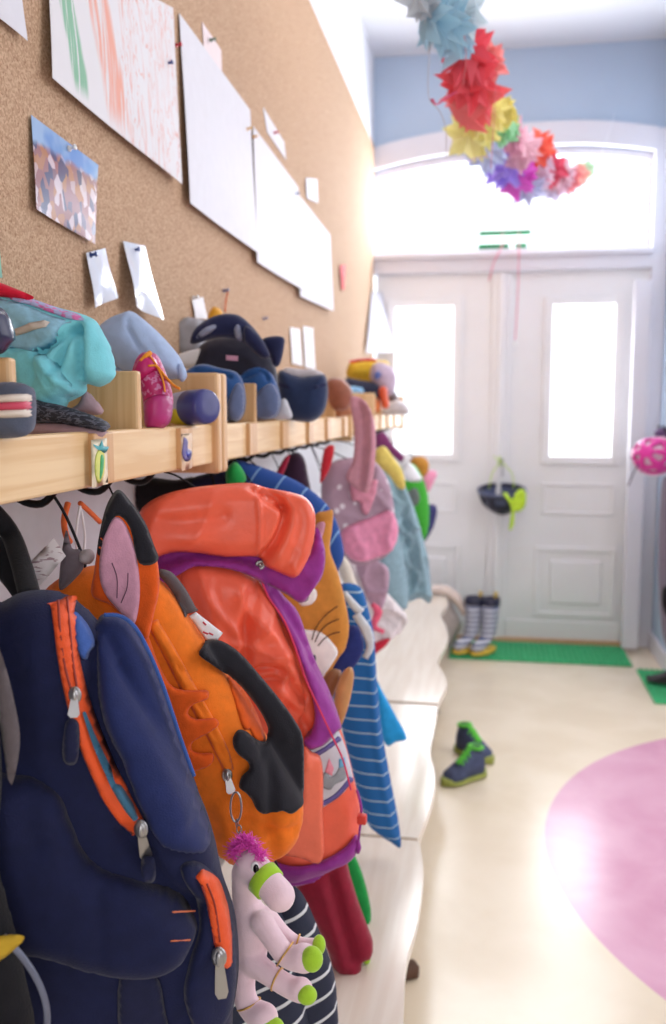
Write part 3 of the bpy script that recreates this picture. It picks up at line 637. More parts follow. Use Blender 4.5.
Puff('ear_tip', [(97, 549), (104, 513), (112, 495), (120, 490), (131, 502), (145, 522), (154, 545), (158, 560), (139, 563), (130, 528), (116, 516), (104, 540), (101, 555)], PF, blk, ear.o, T=.003, R=.003, base=ear, off=.001, res=.004)
ei = Puff('inner_ear', [(104, 592), (99, 570), (102, 543), (109, 524), (116, 517), (124, 522), (131, 537), (137, 559), (140, 588), (138, 612), (133, 624), (120, 612)], PF, pinkf, ear.o, T=.003, R=.003, base=ear, off=.0015, res=.004)
for L_ in ([(112, 563), (117, 578), (117, 598)], [(128, 573), (127, 588), (121, 603)]):
    wire('stitch', [on_base(ei, x, y, .001) for x, y in L_], .0006, mat('dark thread', (90, 60, 80), .8), ear.o)
FS = Puff('grey_strap', strip([(158, 572), (168, 577), (180, 592), (192, 614)], [6, 12, 13, 13]), PF, grey_web, fx, T=.008, R=.007, base=FB, off=.001, res=.004)
lb = Puff('sewn_label', [(189, 616), (196, 612), (223, 633), (217, 641), (207, 641)], PF, wh, fx, T=.0015, R=.001, base=FB, off=.008, sharp=True, res=.004)
for a, c in (((203, 622), (206, 625)), ((203, 632), (208, 634)), ((209, 633), (213, 635))): wire('print', [on_base(lb, *a, .0005), on_base(lb, *c, .0005)], .0012, mat('red print', (200, 60, 80), .6), lb.o, k=2)
AR = Puff('arm', [(199, 655), (203, 646), (208, 640), (222, 641), (240, 653), (258, 673), (278, 697), (294, 719), (303, 738), (304, 770), (303, 795), (299, 809), (291, 814), (283, 811), (276, 812), (266, 814), (257, 810), (252, 800), (246, 793), (239, 787), (242, 776), (249, 769), (248, 762), (240, 756), (234, 748), (233, 738), (238, 730), (246, 731), (253, 737), (260, 741), (267, 739), (268, 728), (260, 711), (246, 692), (231, 677), (214, 666)], PF, blk, fx, T=.009, R=.006, base=FB, off=.014, res=.004, k=3, creases=[([(212, 652), (240, 672), (268, 705), (286, 735)], .010, .004)])
puller(fx, 227, 775, 231, 792, FZ, 8)
# ring, chain and plush horse on the fox zip
hp = on_base(FB, 233, 795, .018)
ks = thing('plush_horse', 'small pale pink plush horse with magenta mane and lime hooves, hung on a chain', 'plush toy', hp)
P1 = lambda x, y, Y=1.035: ony(x, y, Y)
ringp = [P1(236 + 5.5 * math.cos(a), 807 + 15 * math.sin(a)) for a in np.linspace(0, 2 * math.pi, 20, endpoint=False)]
b = BM(); tube(b, ringp, .0013, 8, closed=True); ringo = obj('carabiner', b, steel, ks, True)
b = BM()
for i, (x, y) in enumerate([(237, 823), (239, 829), (240, 835), (241, 841)]):
    r = [P1(x + (2.4 if i % 2 else 1) * math.cos(a), y + 4 * math.sin(a), 1.035 - .003 * (i % 2) * math.cos(a)) for a in np.linspace(0, 2 * math.pi, 12, endpoint=False)]
    tube(b, r, .0008, 6, closed=True)
obj('chain', b, steel, ks, True)
plush = fab('pale pink plush', (250, 222, 234), .95, .04, .5, .5, 900); lime = fab('lime plush', (170, 216, 60), .95, .06, .4)
def remeshed(name, bm, m, parent, vox=.0028, it=6):
    o = obj(name, bm, m, parent, True); md = o.modifiers.new('r', 'REMESH'); md.mode = 'VOXEL'; md.voxel_size = vox; md.use_smooth_shade = True
    sm = o.modifiers.new('s', 'SMOOTH'); sm.iterations = it; sm.factor = .6; return o
b = BM(); H = lambda x, y, Y=1.0: ony(x, y, Y)
px = 1.0 / 900
def limb(b, pts, rads):
    P_ = smooth_line(pts, 5); rr_ = np.interp(np.linspace(0, 1, len(P_)), np.linspace(0, 1, len(rads)), rads); tube(b, P_, list(rr_), 14)
    for p, r in ((P_[0], rr_[0]), (P_[-1], rr_[-1])): ellipsoid(b, p, (r,) * 3, None, 14, 8)
hr = .0012
limb(b, [H(252, 866), H(262, 876, .99), H(280, 896, .975)], [17.5 * hr, 15 * hr, 15.5 * hr])         # head and muzzle
limb(b, [H(246, 872, 1.005), H(246, 900, 1.01), H(251, 925, 1.01), H(247, 958, 1.01)], [15 * hr, 14 * hr, 21 * hr, 20 * hr])  # neck and trunk
limb(b, [H(268, 915, 1.01), H(284, 934, 1.01), H(299, 944, 1.01), H(314, 947, 1.005)], [9 * hr, 8 * hr, 7.5 * hr, 9 * hr])
limb(b, [H(262, 922, .99), H(276, 943, .98), H(288, 957, .975), H(304, 958, .97)], [12 * hr, 11 * hr, 11 * hr, 14.5 * hr])
limb(b, [H(252, 962, .995), H(272, 976, .985), H(290, 987, .98), H(301, 990, .975)], [13 * hr, 11 * hr, 11 * hr, 12.5 * hr])
limb(b, [H(243, 968, 1.0), H(244, 992, .99), H(250, 1008, .985), H(264, 1018, .975)], [14 * hr, 12 * hr, 12 * hr, 15 * hr])
for ex in ((236, 851, 1.02), (254, 846, 1.0)): ellipsoid(b, H(*ex), (.006, .004, .010))
body = remeshed('body', b, plush, ks)
def blob(name, c, r, m, par): b = BM(); ellipsoid(b, c, r); return obj(name, b, m, par, True)
ha, hb2 = H(252, 866), H(280, 896, .975); hd = (hb2 - ha) / np.linalg.norm(hb2 - ha); hu, hv = frame_of(hd)
b = BM(); rings_loft(b, [[H(266, 881, .988) + hd * t + (hu * math.cos(a) + hv * math.sin(a)) * r_ for a in np.linspace(0, 2 * math.pi, 28, endpoint=False)] for t, r_ in ((-.0085, .0190), (-.0075, .0212), (0, .0208), (.0075, .0206), (.0085, .0180))]); obj('muzzle_band', b, lime, body, True)
e_ = blob('eye', H(255, 868, .981), (.0052, .0035, .0078), mat('white felt', (246, 246, 250), .6), body)
blob('pupil', H(256, 869, .9780), (.0036, .0022, .0058), mat('black gloss', (14, 12, 20), .2), e_)
for p_, r_ in ((H(319, 945, .998), (.0080, .009, .0125)), (H(312, 959, .962), (.0130, .012, .0150)), (H(307, 995, .967), (.0120, .011, .0110)), (H(270, 1025, .967), (.0170, .012, .009))): blob('hoof', p_, r_, lime, body)
goldm = mat('gold braid', (214, 170, 96), .4, .1, 200, metal=.5)
def bandr(c, d, r, name='ankle_band'):
    u, v = frame_of(d); b = BM(); tube(b, [np.array(c) + (u * math.cos(a) + v * math.sin(a)) * r for a in np.linspace(0, 2 * math.pi, 20, endpoint=False)], .0012, 6, closed=True); obj(name, b, goldm, body, True)
bandr(H(297, 943, 1.01), H(303, 945, 1.01) - H(290, 940, 1.01), 8.4 * hr); bandr(H(285, 954, .976), H(292, 958, .975) - H(280, 948, .978), 13 * hr)
bandr(H(277, 979, .983), H(290, 987, .98) - H(270, 975, .986), 11.4 * hr); bandr(H(249, 1004, .986), H(251, 1010, .985) - H(244, 992, .99), 12.4 * hr)
rnd = random.Random(3); b = BM()
for i in range(900):
    u_ = rnd.random(); c0 = H(231 + 32 * u_, 852 - 12 * math.sin(math.pi * min(1, u_ * 1.1)) + 10 * max(0, u_ - .6) + rnd.uniform(-3, 6), 1.0 + rnd.uniform(-.014, .012))
    d = np.array([rnd.gauss(0, 1), rnd.gauss(0, .8), rnd.gauss(.5, 1)]); d /= np.linalg.norm(d); L = rnd.uniform(.006, .014); mid = c0 + d * L * .5 + np.array([0, 0, -.001])
    tube(b, [c0, mid, c0 + d * L + np.array([rnd.gauss(0, .002), 0, -.002])], [.0006, .0005, .0002], 3)
tag(obj('mane', b, mat('magenta fur', (250, 84, 206), .6, .12, 80), ks, True), kind='stuff')

# ---- red orange rain jacket with purple lining
PJ = hang(0.32, 1.44, 25)
jk = thing('rain_jacket', 'coral red children\'s rain jacket with purple trim hung behind the fox backpack', 'jacket', PJ.w(np.array([PJ.px(310, 880)]), [0])[0])
coral = mat('coral coated fabric', (246, 106, 78), .34, .07, 25, .25, 160, spec=.45); coral2 = mat('light coral fabric', (246, 120, 92), .38, .06, 25, .25, 160, spec=.4)
purp = fab('purple fabric', (150, 52, 150), .6, .10, .2); green = fab('green fabric', (30, 150, 70))
JB = Puff('body', [(120, 590), (150, 565), (195, 552), (250, 560), (268, 590), (290, 622), (308, 660), (332, 706), (345, 742), (354, 778), (360, 808), (357, 838), (344, 852), (322, 864), (290, 874), (262, 866), (240, 820), (180, 700), (130, 640)], PJ, coral, jk, T=.05, Tb=.05, R=.05, res=.006, waves=wv(26, .005, 4, 1, .3, 5), crump=(15, .007, 1),
          creases=[([(255, 575), (240, 630), (244, 690)], .010, -.010), ([(250, 672), (268, 668), (285, 678), (296, 690)], .007, -.016), ([(262, 650), (285, 645), (300, 660)], .010, .010), ([(262, 700), (285, 700), (300, 720)], .009, -.010), ([(255, 690), (280, 712), (296, 745)], .010, .010), ([(200, 590), (215, 640), (225, 690)], .012, .008)])
Puff('sleeve', [(176, 560), (200, 552), (240, 562), (268, 590), (284, 630), (299, 668), (306, 700), (300, 722), (288, 742), (264, 735), (240, 700), (210, 650), (188, 610)], PJ, coral, jk, T=.034, R=.04, base=JB, off=-.008, res=.0055, waves=wv(38, .003, 3, .8, .8, 2), crump=(17, .010, 4),
     creases=[([(250, 668), (264, 664), (280, 668), (288, 676)], .006, -.016), ([(245, 590), (241, 630), (246, 660)], .007, -.010), ([(268, 690), (284, 700), (292, 720)], .006, -.010), ([(240, 640), (262, 648), (290, 650)], .008, .007)])
Puff('front_band', [(256, 573), (266, 574), (284, 596), (298, 612), (308, 640), (316, 662), (330, 692), (340, 722), (336, 732), (328, 742), (312, 750), (304, 742), (312, 728), (314, 706), (304, 670), (292, 640), (276, 610)], PJ, purp, jk, T=.008, R=.008, base=JB, off=.016, res=.006, waves=wv(60, .002))
wire('zip', [on_base(JB, x, y, .027) for x, y in [(257, 568), (268, 596), (284, 620), (296, 650), (306, 680), (318, 706), (332, 736), (343, 760), (351, 790)]], .0016, fab('pink red zip', (224, 70, 110)), jk)
RP = Puff('reflective_panel', [(306, 752), (322, 742), (338, 728), (346, 748), (353, 776), (346, 790), (332, 802), (316, 812), (310, 790)], PJ, mat('silver reflective print', (206, 206, 218), .35, .08, 40), jk, T=.004, R=.003, base=JB, off=.010, sharp=True, res=.005)
vio = fab('violet print', (86, 84, 180), .6)
Puff('print_stripe', strip([(308, 758), (324, 750), (340, 738)], 5), PJ, vio, RP.o, T=.001, R=.001, base=RP, off=.0005, res=.004)
Puff('print_stripe', strip([(318, 806), (336, 796), (352, 778)], 5), PJ, vio, RP.o, T=.001, R=.001, base=RP, off=.0005, res=.004)
Puff('castle_print', [(322, 786), (323, 774), (328, 772), (330, 777), (336, 773), (340, 766), (345, 768), (346, 778), (336, 784), (330, 790)], PJ, fab('grey print', (150, 156, 164)), RP.o, T=.001, R=.001, base=RP, off=.0006, res=.003)
Puff('pink_tower', [(325, 772), (329, 758), (334, 768), (332, 776)], PJ, fab('pink print', (232, 150, 170)), RP.o, T=.001, R=.001, base=RP, off=.0012, sharp=True, res=.003)
Puff('blue_tower', [(339, 768), (339, 759), (345, 757), (346, 766)], PJ, fab('sky blue print', (110, 180, 220)), RP.o, T=.001, R=.001, base=RP, off=.0012, sharp=True, res=.003)
Puff('hem', [(262, 856), (290, 866), (318, 862), (344, 848), (357, 834), (352, 850), (340, 862), (326, 872), (312, 882), (292, 886), (272, 874)], PJ, purp, jk, T=.012, R=.008, base=JB, off=.006, res=.006, waves=wv(90, .004, 3, 1, .1))
Puff('cuff_flap', [(302, 750), (312, 752), (322, 762), (323, 812), (322, 861), (300, 858), (276, 851), (288, 832), (299, 806)], PJ, coral2, jk, T=.010, R=.006, base=JB, off=.022, res=.006)
COL = Puff('collar', [(146, 580), (150, 548), (178, 538), (205, 536), (250, 542), (268, 552), (300, 560), (312, 545), (317, 527), (325, 550), (323, 574), (313, 590), (302, 603), (286, 594), (268, 585), (240, 572), (200, 566), (180, 574), (166, 582)], PJ, purp, jk, T=.010, R=.010, base=JB, off=.030, res=.006, waves=wv(50, .004), crump=(40, .004, 3))
HD = Puff('hood', [(138, 520), (142, 508), (160, 496), (190, 488), (225, 484), (250, 483), (268, 488), (290, 492), (306, 498), (315, 513), (314, 538), (309, 556), (300, 572), (293, 578), (278, 572), (265, 566), (258, 557), (225, 557), (195, 553), (170, 553), (140, 562), (130, 540)], PJ, coral, jk, T=.034, Tb=.02, R=.030, off=.050, res=.005, waves=wv(16, .004, 3, .6, .8, 9), crump=(11, .008, 2),
     creases=[([(247, 484), (266, 500), (284, 509)], .005, -.020), ([(262, 490), (278, 500), (282, 514), (274, 537), (262, 554)], .007, -.026), ([(252, 486), (258, 496), (272, 502)], .004, .008), ([(254, 496), (256, 520), (255, 552)], .003, .006), ([(290, 500), (298, 520), (290, 548), (282, 566)], .010, -.006), ([(140, 515), (180, 520), (220, 514)], .012, -.006)])
ps = on_base(COL, 260, 565, .004); b = BM(); u, v = PJ.u, PJ.v
tube(b, [ps + (u * math.cos(a) + v * math.sin(a)) * .006 for a in np.linspace(0, 2 * math.pi, 16, endpoint=False)], .0022, 8, closed=True); ellipsoid(b, ps, (.004, .003, .004)); obj('press_stud', b, steel, jk, True)
wire('drawcord', [on_base(JB, 357, 790, .006)] + yl([(361, 806), (361, 820), (359, 836), (358, 845)], 1.46), .0022, purp, jk)
b = BM(); tube(b, yl([(358, 840), (358, 848), (358, 853)], 1.46), [.003, .006, .003], 10); obj('cord_end', b, purp, jk, True)
b = BM(); c0 = ony(362, 819, 1.45); box(b, c0 - .008, c0 + .008, .003); obj('cord_lock', b, fab('red plastic lock', (220, 70, 60), .4), jk, True)
# ---- clothes under the jacket
PS = hang(0.34, 1.26, 20)
n = NT('navy jersey with white stripes', .85)
arg = n.math('ADD', n.math('MULTIPLY', n.Z, 1.0), n.math('MULTIPLY', n.X, -.42)); arg = n.math('ADD', arg, n.math('MULTIPLY', n.noise(5, 2), .03))
sa = n.math('PINGPONG', arg, .019); n.color(n.mix(n.step(sa, .0035, .0022), lin((38, 44, 66)), lin((216, 220, 226)))); n.bump(n.noise(500), .3)
st_ = thing('striped_garment', 'navy garment with thin white stripes hanging below the horse', 'garment', PS.w(np.array([PS.px(290, 1040)]), [0])[0])
Puff('leg', [(270, 912), (282, 895), (296, 888), (306, 900), (318, 928), (332, 966), (337, 1000), (335, 1060), (290, 1080), (272, 1000)], PS, n.m, st_, T=.03, Tb=.03, R=.035, res=.007, waves=wv(35, .005, 3, 1, .2))
Puff('leg', [(214, 1000), (226, 960), (255, 925), (280, 910), (292, 960), (308, 1020), (312, 1080), (214, 1090)], PS, n.m, st_, T=.03, Tb=.03, R=.035, off=.03, res=.007, waves=wv(35, .005, 3, 1, .2, 6))
mar = fab('maroon fabric', (142, 26, 52), .7)
tag(Puff('maroon_cloth', [(196, 1020), (205, 1006), (214, 1000), (220, 1024), (214, 1050), (190, 1050)], hang(.34, 1.12, 20), mar, T=.012, Tb=.01, res=.006).o, 'maroon cloth corner at the bottom below the navy backpack pocket', 'cloth')
PM = hang(0.34, 1.56, 22)
mt = thing('maroon_trousers', 'maroon children\'s trousers hanging below the hem of the coral jacket', 'trousers', PM.w(np.array([PM.px(340, 975)]), [0])[0])
MB_ = Puff('fabric', [(296, 880), (318, 862), (342, 850), (350, 874), (358, 900), (366, 922), (373, 942), (370, 956), (362, 960), (362, 972), (354, 979), (344, 974), (334, 970), (328, 952), (316, 925), (304, 905)], PM, mar, mt, T=.03, Tb=.03, R=.03, res=.007, creases=[([(330, 870), (340, 910), (352, 950)], .008, -.012), ([(318, 880), (330, 920), (340, 960)], .008, .008)])
Puff('toggle', [(363, 955), (370, 952), (370, 962), (364, 964)], PM, lime, mt, T=.006, Tb=.006, res=.003)
tag(Puff('green_garment', [(335, 840), (348, 846), (358, 862), (366, 886), (371, 910), (370, 926), (365, 932), (358, 915), (348, 890), (338, 870)], hang(.36, 1.72, 22), green, T=.012, Tb=.012, res=.007).o, 'narrow green garment hem between maroon trousers and bench', 'garment')

# ---- brown cat bag, blue robe, navy bag
PC = hang(0.34, 1.70, 25)
tan = fab('camel brown felt', (206, 140, 62)); 
cb = thing('cat_bag', 'camel brown cat face bag with white muzzle and whiskers behind the jacket', 'bag', PC.w(np.array([PC.px(320, 700)]), [0])[0])
CB = Puff('body', [(270, 600), (290, 540), (308, 530), (316, 514), (326, 511), (333, 511), (332, 530), (330, 550), (338, 572), (345, 600), (349, 625), (346, 646), (336, 662), (326, 680), (314, 700), (296, 690), (280, 650)], PC, tan, cb, T=.026, Tb=.04, R=.03, res=.006)
Puff('inner_ear', [(315, 530), (318, 523), (325, 523), (322, 538), (318, 545)], PC, pinkf, cb, T=.002, R=.002, base=CB, off=.0005, res=.004)
mu = Puff('muzzle', [(300, 634), (310, 630), (322, 633), (332, 642), (338, 653), (332, 664), (325, 674), (318, 684), (304, 676)], PC, mat('white felt', (246, 246, 250), .6), cb, T=.003, R=.003, base=CB, off=.0005, res=.004)
Puff('nose', [(311, 656), (315, 655), (316, 660), (313, 662)], PC, navy_d, cb, T=.003, R=.002, base=mu, off=.0005, res=.002)
ey = Puff('eye', [(298, 600), (304, 590), (314, 588), (317, 596), (312, 604), (302, 606)], PC, mat('white felt', (246, 246, 250), .6), cb, T=.003, R=.003, base=CB, off=.0005, res=.004)
Puff('pupil', [(300, 598), (305, 594), (309, 597), (305, 602)], PC, navy_d, ey.o, T=.002, R=.002, base=ey, off=.0005, res=.003)
for L_ in ([(338, 606), (325, 616), (316, 628), (312, 640)], [(339, 619), (328, 624), (320, 632), (315, 642)], [(340, 632), (332, 634), (324, 639), (318, 646)]):
    wire('whisker', [on_base(CB, x, y, .004) for x, y in L_], .0011, mat('dark brown thread', (70, 44, 30), .8), cb)
n = NT('blue towelling with pale stripes', .9)
az = n.math('ADD', n.Z, n.math('MULTIPLY', n.X, .10)); az = n.math('ADD', az, n.math('MULTIPLY', n.noise(6, 1), .012))
sa = n.math('PINGPONG', az, .0162); n.color(n.mix(n.step(sa, .0022, .0012), lin((28, 100, 168)), lin((166, 190, 208)))); n.bump(n.noise(600), .4); robe_m = n.m
n = NT('blue towelling hood with pale seams', .9)
hz = n.math('ADD', n.X, n.math('MULTIPLY', n.Z, -.55)); n.color(n.mix(n.step(n.math('PINGPONG', hz, .03), .0028, .0016), lin((30, 74, 150)), lin((120, 160, 206)))); n.bump(n.noise(600), .4); hood_m = n.m
PR = hang(0.34, 1.95, 22)
rb = thing('bath_robe', 'blue striped towelling robe with a long pointed hem beside the cat bag', 'robe', PR.w(np.array([PR.px(370, 846)]), [0])[0])
Puff('body', [(330, 600), (341, 584), (360, 587), (368, 608), (374, 636), (377, 680), (382, 730), (390, 776), (398, 818), (401, 847), (392, 843), (378, 834), (368, 824), (360, 802), (352, 770), (342, 730), (330, 680)], PR, robe_m, rb, T=.03, Tb=.04, R=.04, res=.008, waves=wv(30, .006, 3, 1, .15, 8), creases=[([(366, 640), (374, 740), (388, 820)], .008, .008)])
Puff('hood', [(232, 462), (246, 462), (270, 470), (295, 480), (316, 494), (331, 510), (340, 532), (344, 556), (338, 572), (330, 600), (290, 600), (250, 540), (232, 490)], PR, hood_m, rb, T=.03, Tb=.05, R=.04, res=.009, waves=wv(20, .005))
nb = thing('blue_bag', 'small dark blue bag with silver straps between the cat bag and the striped robe', 'bag', hang(.35, 1.80, 22).w(np.array([hang(.35, 1.80, 22).px(350, 668)]), [0])[0])
PB = hang(.35, 1.80, 22)
NBB = Puff('body', [(326, 672), (340, 640), (350, 626), (359, 628), (364, 646), (358, 662), (349, 669)], PB, fab('royal navy fabric', (40, 52, 120)), nb, T=.02, Tb=.02, R=.02, res=.006)
sil = mat('silver reflective strap', (206, 212, 220), .35, .06, 40)
Puff('strap', strip([(344, 592), (352, 603), (361, 613)], [5, 8, 9]), PB, sil, nb, T=.004, Tb=.003, off=.012, res=.005)
Puff('strap', strip([(356, 614), (366, 630), (370, 646), (365, 658)], [8, 11, 8, 6]), PB, sil, nb, T=.004, Tb=.003, off=.014, res=.005)
tk = mat('tan leather', (196, 146, 92), .5, .1, 40, .2, 200); tk2 = mat('brown leather', (138, 92, 54), .5, .1, 40, .2, 200)
PT = hang(.36, 1.66, 25)
tag(Puff('shoe_sole', [(320, 690), (324, 678), (332, 669), (341, 671), (340, 680), (332, 700), (326, 716), (318, 706)], PT, tk2, T=.012, Tb=.012, res=.005).o, 'dark brown rounded sole between the cat bag and the jacket zip', 'shoe')
tag(Puff('shoe_sole', [(336, 690), (343, 672), (351, 667), (354, 676), (350, 700), (343, 722), (337, 730), (334, 708)], PT, tk, T=.012, Tb=.012, off=.03, res=.005).o, 'tan rounded sole in front of the striped robe', 'shoe')
tag(Puff('cyan_cloth', [(374, 678), (384, 694), (396, 716), (407, 738), (396, 742), (386, 745), (378, 720)], hang(.36, 2.2, 20), fab('bright cyan fabric', (40, 156, 220)), T=.012, Tb=.012, res=.008, waves=wv(40, .005)).o, 'bright cyan cloth corner sticking out behind the striped robe', 'cloth')
# dark things between shelf and jacket hood
PD = hang(.16, 1.70, 8)
for outl, m_, lab, nm in (([(134, 486), (150, 478), (175, 480), (196, 478), (198, 500), (160, 512), (138, 512)], black_web, 'black cloth bundle under the shelf above the coral hood', 'black_cloth'),
                     ([(190, 480), (205, 474), (226, 470), (232, 490), (214, 496), (194, 494)], navy_d, 'dark navy cloth under the shelf upright', 'navy_cloth'),
                     ([(226, 470), (236, 462), (246, 476), (242, 486), (228, 486)], green, 'green cloth wedge beside the blue striped hood', 'green_cloth')):
    tag(Puff(nm, outl, PD, m_, T=.03, Tb=.03, res=.008, off=-.02 + .03 * (nm == 'green_cloth')).o, lab, 'cloth')
tag(Puff('dark_jacket', [(276, 478), (284, 460), (296, 452), (304, 458), (308, 476), (311, 496), (304, 520), (286, 510)], hang(.18, 2.25, 15), fab('dark plum fabric', (50, 26, 48)), T=.03, Tb=.03, res=.009, waves=wv(40, .005)).o, 'dark plum jacket hanging behind the blue striped hood', 'jacket')
tag(Puff('red_strap', [(274, 480), (283, 460), (290, 455), (286, 468), (278, 484)], hang(.18, 2.2, 15), fab('crimson fabric', (160, 30, 60)), T=.01, Tb=.01, off=.02, res=.006).o, 'crimson strap edge beside the dark plum jacket', 'strap')
tag(Puff('red_ribbon', [(324, 450), (334, 446), (332, 462), (326, 476), (320, 482)], hang(.20, 2.55, 15), fab('red fabric', (212, 50, 64)), T=.01, Tb=.01, off=.03, res=.006).o, 'red ribbon above the grey dotted bag', 'ribbon')
# ---- dotted grey and pink bag
PQ = hang(.30, 2.62, 22)
n = NT('mauve fabric with white dots', .85); dv = n.voro(28); n.color(n.mix(n.step(dv, .26, .20), lin((176, 148, 166)), lin((232, 224, 232)))); dot_m = n.m
db = thing('dotted_bag', 'mauve dotted child\'s bag with a large plain pink pouch on its front', 'bag', PQ.w(np.array([PQ.px(365, 560)]), [0])[0])
DB = Puff('body', [(322, 480), (330, 464), (348, 458), (372, 460), (386, 476), (393, 500), (395, 530), (386, 556), (360, 566), (344, 556), (330, 530), (322, 505)], PQ, dot_m, db, T=.035, Tb=.05, R=.03, res=.008, crump=(22, .010, 3))
pkp = fab('pink fabric', (232, 150, 182))
Puff('pouch', [(340, 532), (350, 524), (374, 515), (390, 510), (397, 522), (397, 540), (390, 550), (376, 558), (358, 562), (347, 556), (341, 545)], PQ, pkp, db, T=.030, R=.02, base=DB, off=-.005, res=.008, crump=(20, .006, 5))
Puff('pink_ribbon', [(350, 470), (357, 474), (362, 488), (372, 480), (378, 482), (374, 500), (368, 514), (362, 512), (359, 502), (352, 500), (350, 486)], PQ, fab('rose fabric', (222, 150, 172)), db, T=.012, R=.008, base=DB, off=.004, res=.007, crump=(40, .006, 2))
tag(Puff('pink_scarf', [(350, 402), (354, 396), (366, 402), (374, 420), (376, 442), (375, 462), (373, 478), (368, 492), (358, 490), (346, 478), (353, 460), (354, 430)], hang(.30, 2.50, 20), fab('dusty pink fabric', (200, 142, 156)), T=.010, Tb=.008, R=.006, res=.006, creases=[([(360, 402), (364, 430), (362, 488)], .010, -.012), ([(369, 412), (370, 450), (364, 490)], .006, .008)], waves=wv(75, .010, 3, 1, .05)).o, 'long dusty pink scarf end hanging from the end of the middle shelf', 'scarf')
# ---- denim jacket and things further back
PG = hang(.30, 3.05, 22)
den = fab('pale teal denim', (146, 178, 190), .85, .12)
dj = thing('denim_jacket', 'pale teal denim jacket hanging beyond the dotted bag', 'jacket', PG.w(np.array([PG.px(405, 603)]), [0])[0])
Puff('body', [(372, 462), (380, 456), (392, 464), (404, 484), (414, 508), (422, 534), (428, 560), (431, 585), (430, 603), (420, 598), (408, 602), (396, 596), (390, 570), (384, 540), (374, 500)], PG, den, dj, T=.04, Tb=.05, R=.03, res=.007, crump=(26, .022, 2), waves=wv(36, .008, 3, 1, .1, 3), creases=[([(392, 480), (404, 530), (414, 596)], .014, -.016), ([(402, 490), (416, 540), (422, 590)], .012, .012)])
Puff('sleeve', [(380, 500), (388, 498), (398, 530), (406, 570), (408, 604), (400, 610), (386, 600), (376, 560)], PG, den, dj, T=.03, Tb=.03, R=.03, off=.05, res=.010, waves=wv(40, .006))
tag(Puff('yellow_cardigan', [(374, 452), (384, 446), (394, 458), (403, 472), (405, 488), (398, 488), (388, 474), (376, 464)], hang(.30, 3.0, 22), fab('pale yellow knit', (226, 206, 110)), T=.02, Tb=.02, off=.06, res=.010).o, 'pale yellow cardigan shoulder above the denim jacket', 'cardigan')
tag(Puff('purple_cloth', [(374, 436), (384, 432), (394, 446), (404, 456), (400, 462), (388, 452), (376, 448)], hang(.28, 3.3, 22), fab('plum fabric', (130, 60, 110)), T=.02, Tb=.02, res=.010).o, 'plum coloured cloth above the yellow cardigan', 'cloth')
gb = thing('green_bag', 'round green and white child\'s bag hanging near the far shelf', 'bag', ony(415, 545, 3.8))
PX = hang(.34, 3.8, 22)
GB = Puff('body', [(398, 476), (406, 464), (416, 466), (425, 484), (429, 505), (428, 528), (423, 542), (416, 532), (408, 506)], PX, fab('bright green fabric', (70, 176, 60)), gb, T=.06, Tb=.06, R=.06, res=.012)
Puff('white_panel', [(400, 470), (408, 462), (418, 472), (422, 480), (412, 482), (402, 478)], PX, wh, gb, T=.01, R=.01, base=GB, res=.012)
Puff('grey_circle', [(408, 492), (416, 488), (420, 498), (416, 506), (409, 504)], PX, fab('slate grey patch', (110, 124, 120)), gb, T=.008, R=.01, base=GB, res=.012)
tag(Puff('navy_bag', [(420, 508), (430, 504), (437, 508), (434, 526), (426, 540), (420, 545), (416, 532)], hang(.36, 4.0, 22), fab('muted navy fabric', (60, 60, 110)), T=.04, Tb=.04, res=.012).o, 'navy bag hanging behind the round green bag', 'bag')
tag(Puff('gold_hat', [(410, 462), (414, 457), (424, 457), (429, 464), (427, 474), (420, 478), (414, 470)], hang(.38, 4.1, 22), fab('ochre fabric', (200, 140, 60)), T=.05, Tb=.05, res=.012).o, 'ochre coloured hat hanging near the far shelf', 'hat')
tag(Puff('pink_hat', [(420, 476), (430, 470), (437, 473), (434, 482), (428, 492), (422, 488)], hang(.38, 4.3, 22), fab('light pink fabric', (240, 160, 190)), T=.04, Tb=.04, res=.012).o, 'light pink pointed cloth right of the green bag', 'cloth')
# garments below the dotted bag
tag(Puff('white_dress', [(342, 566), (352, 558), (368, 580), (386, 592), (404, 612), (406, 622), (398, 634), (384, 642), (372, 650), (362, 640), (354, 610)], hang(.34, 2.8, 22), fab('white cotton', (232, 224, 226)), T=.04, Tb=.04, R=.02, res=.007, crump=(34, .020, 2), waves=wv(60, .012, 3, 1, .2)).o, 'white cotton dress with soft folds below the dotted bag', 'dress')
tag(Puff('mauve_dress', [(356, 562), (372, 560), (388, 568), (388, 590), (380, 612), (370, 604), (362, 585)], hang(.34, 2.72, 22), fab('mauve fabric', (180, 150, 168)), T=.02, Tb=.03, R=.015, off=.03, res=.007, crump=(34, .015, 2), waves=wv(40, .008)).o, 'mauve garment directly under the pink pouch', 'garment')
tag(Puff('cream_garment', [(338, 556), (348, 560), (358, 586), (366, 602), (366, 616), (358, 606), (348, 590), (340, 576)], hang(.34, 2.4, 22), fab('ivory fabric', (226, 218, 204)), T=.02, Tb=.02, res=.010).o, 'ivory garment edge above the silver bag straps', 'garment')
Puff('ribbon', strip([(372, 604), (378, 612), (374, 626), (384, 632)], [4, 9, 6, 4]), hang(.34, 2.6, 22), fab('hot pink fabric', (236, 100, 130)), bpy.data.objects['white_dress'], T=.008, Tb=.006, res=.008)
tag(Puff('red_cloth', [(368, 650), (376, 642), (390, 638), (386, 646), (376, 654), (369, 662)], hang(.34, 2.75, 22), fab('deep red fabric', (190, 40, 60)), T=.02, Tb=.02, res=.010).o, 'deep red hem peeking under the white dress', 'cloth')

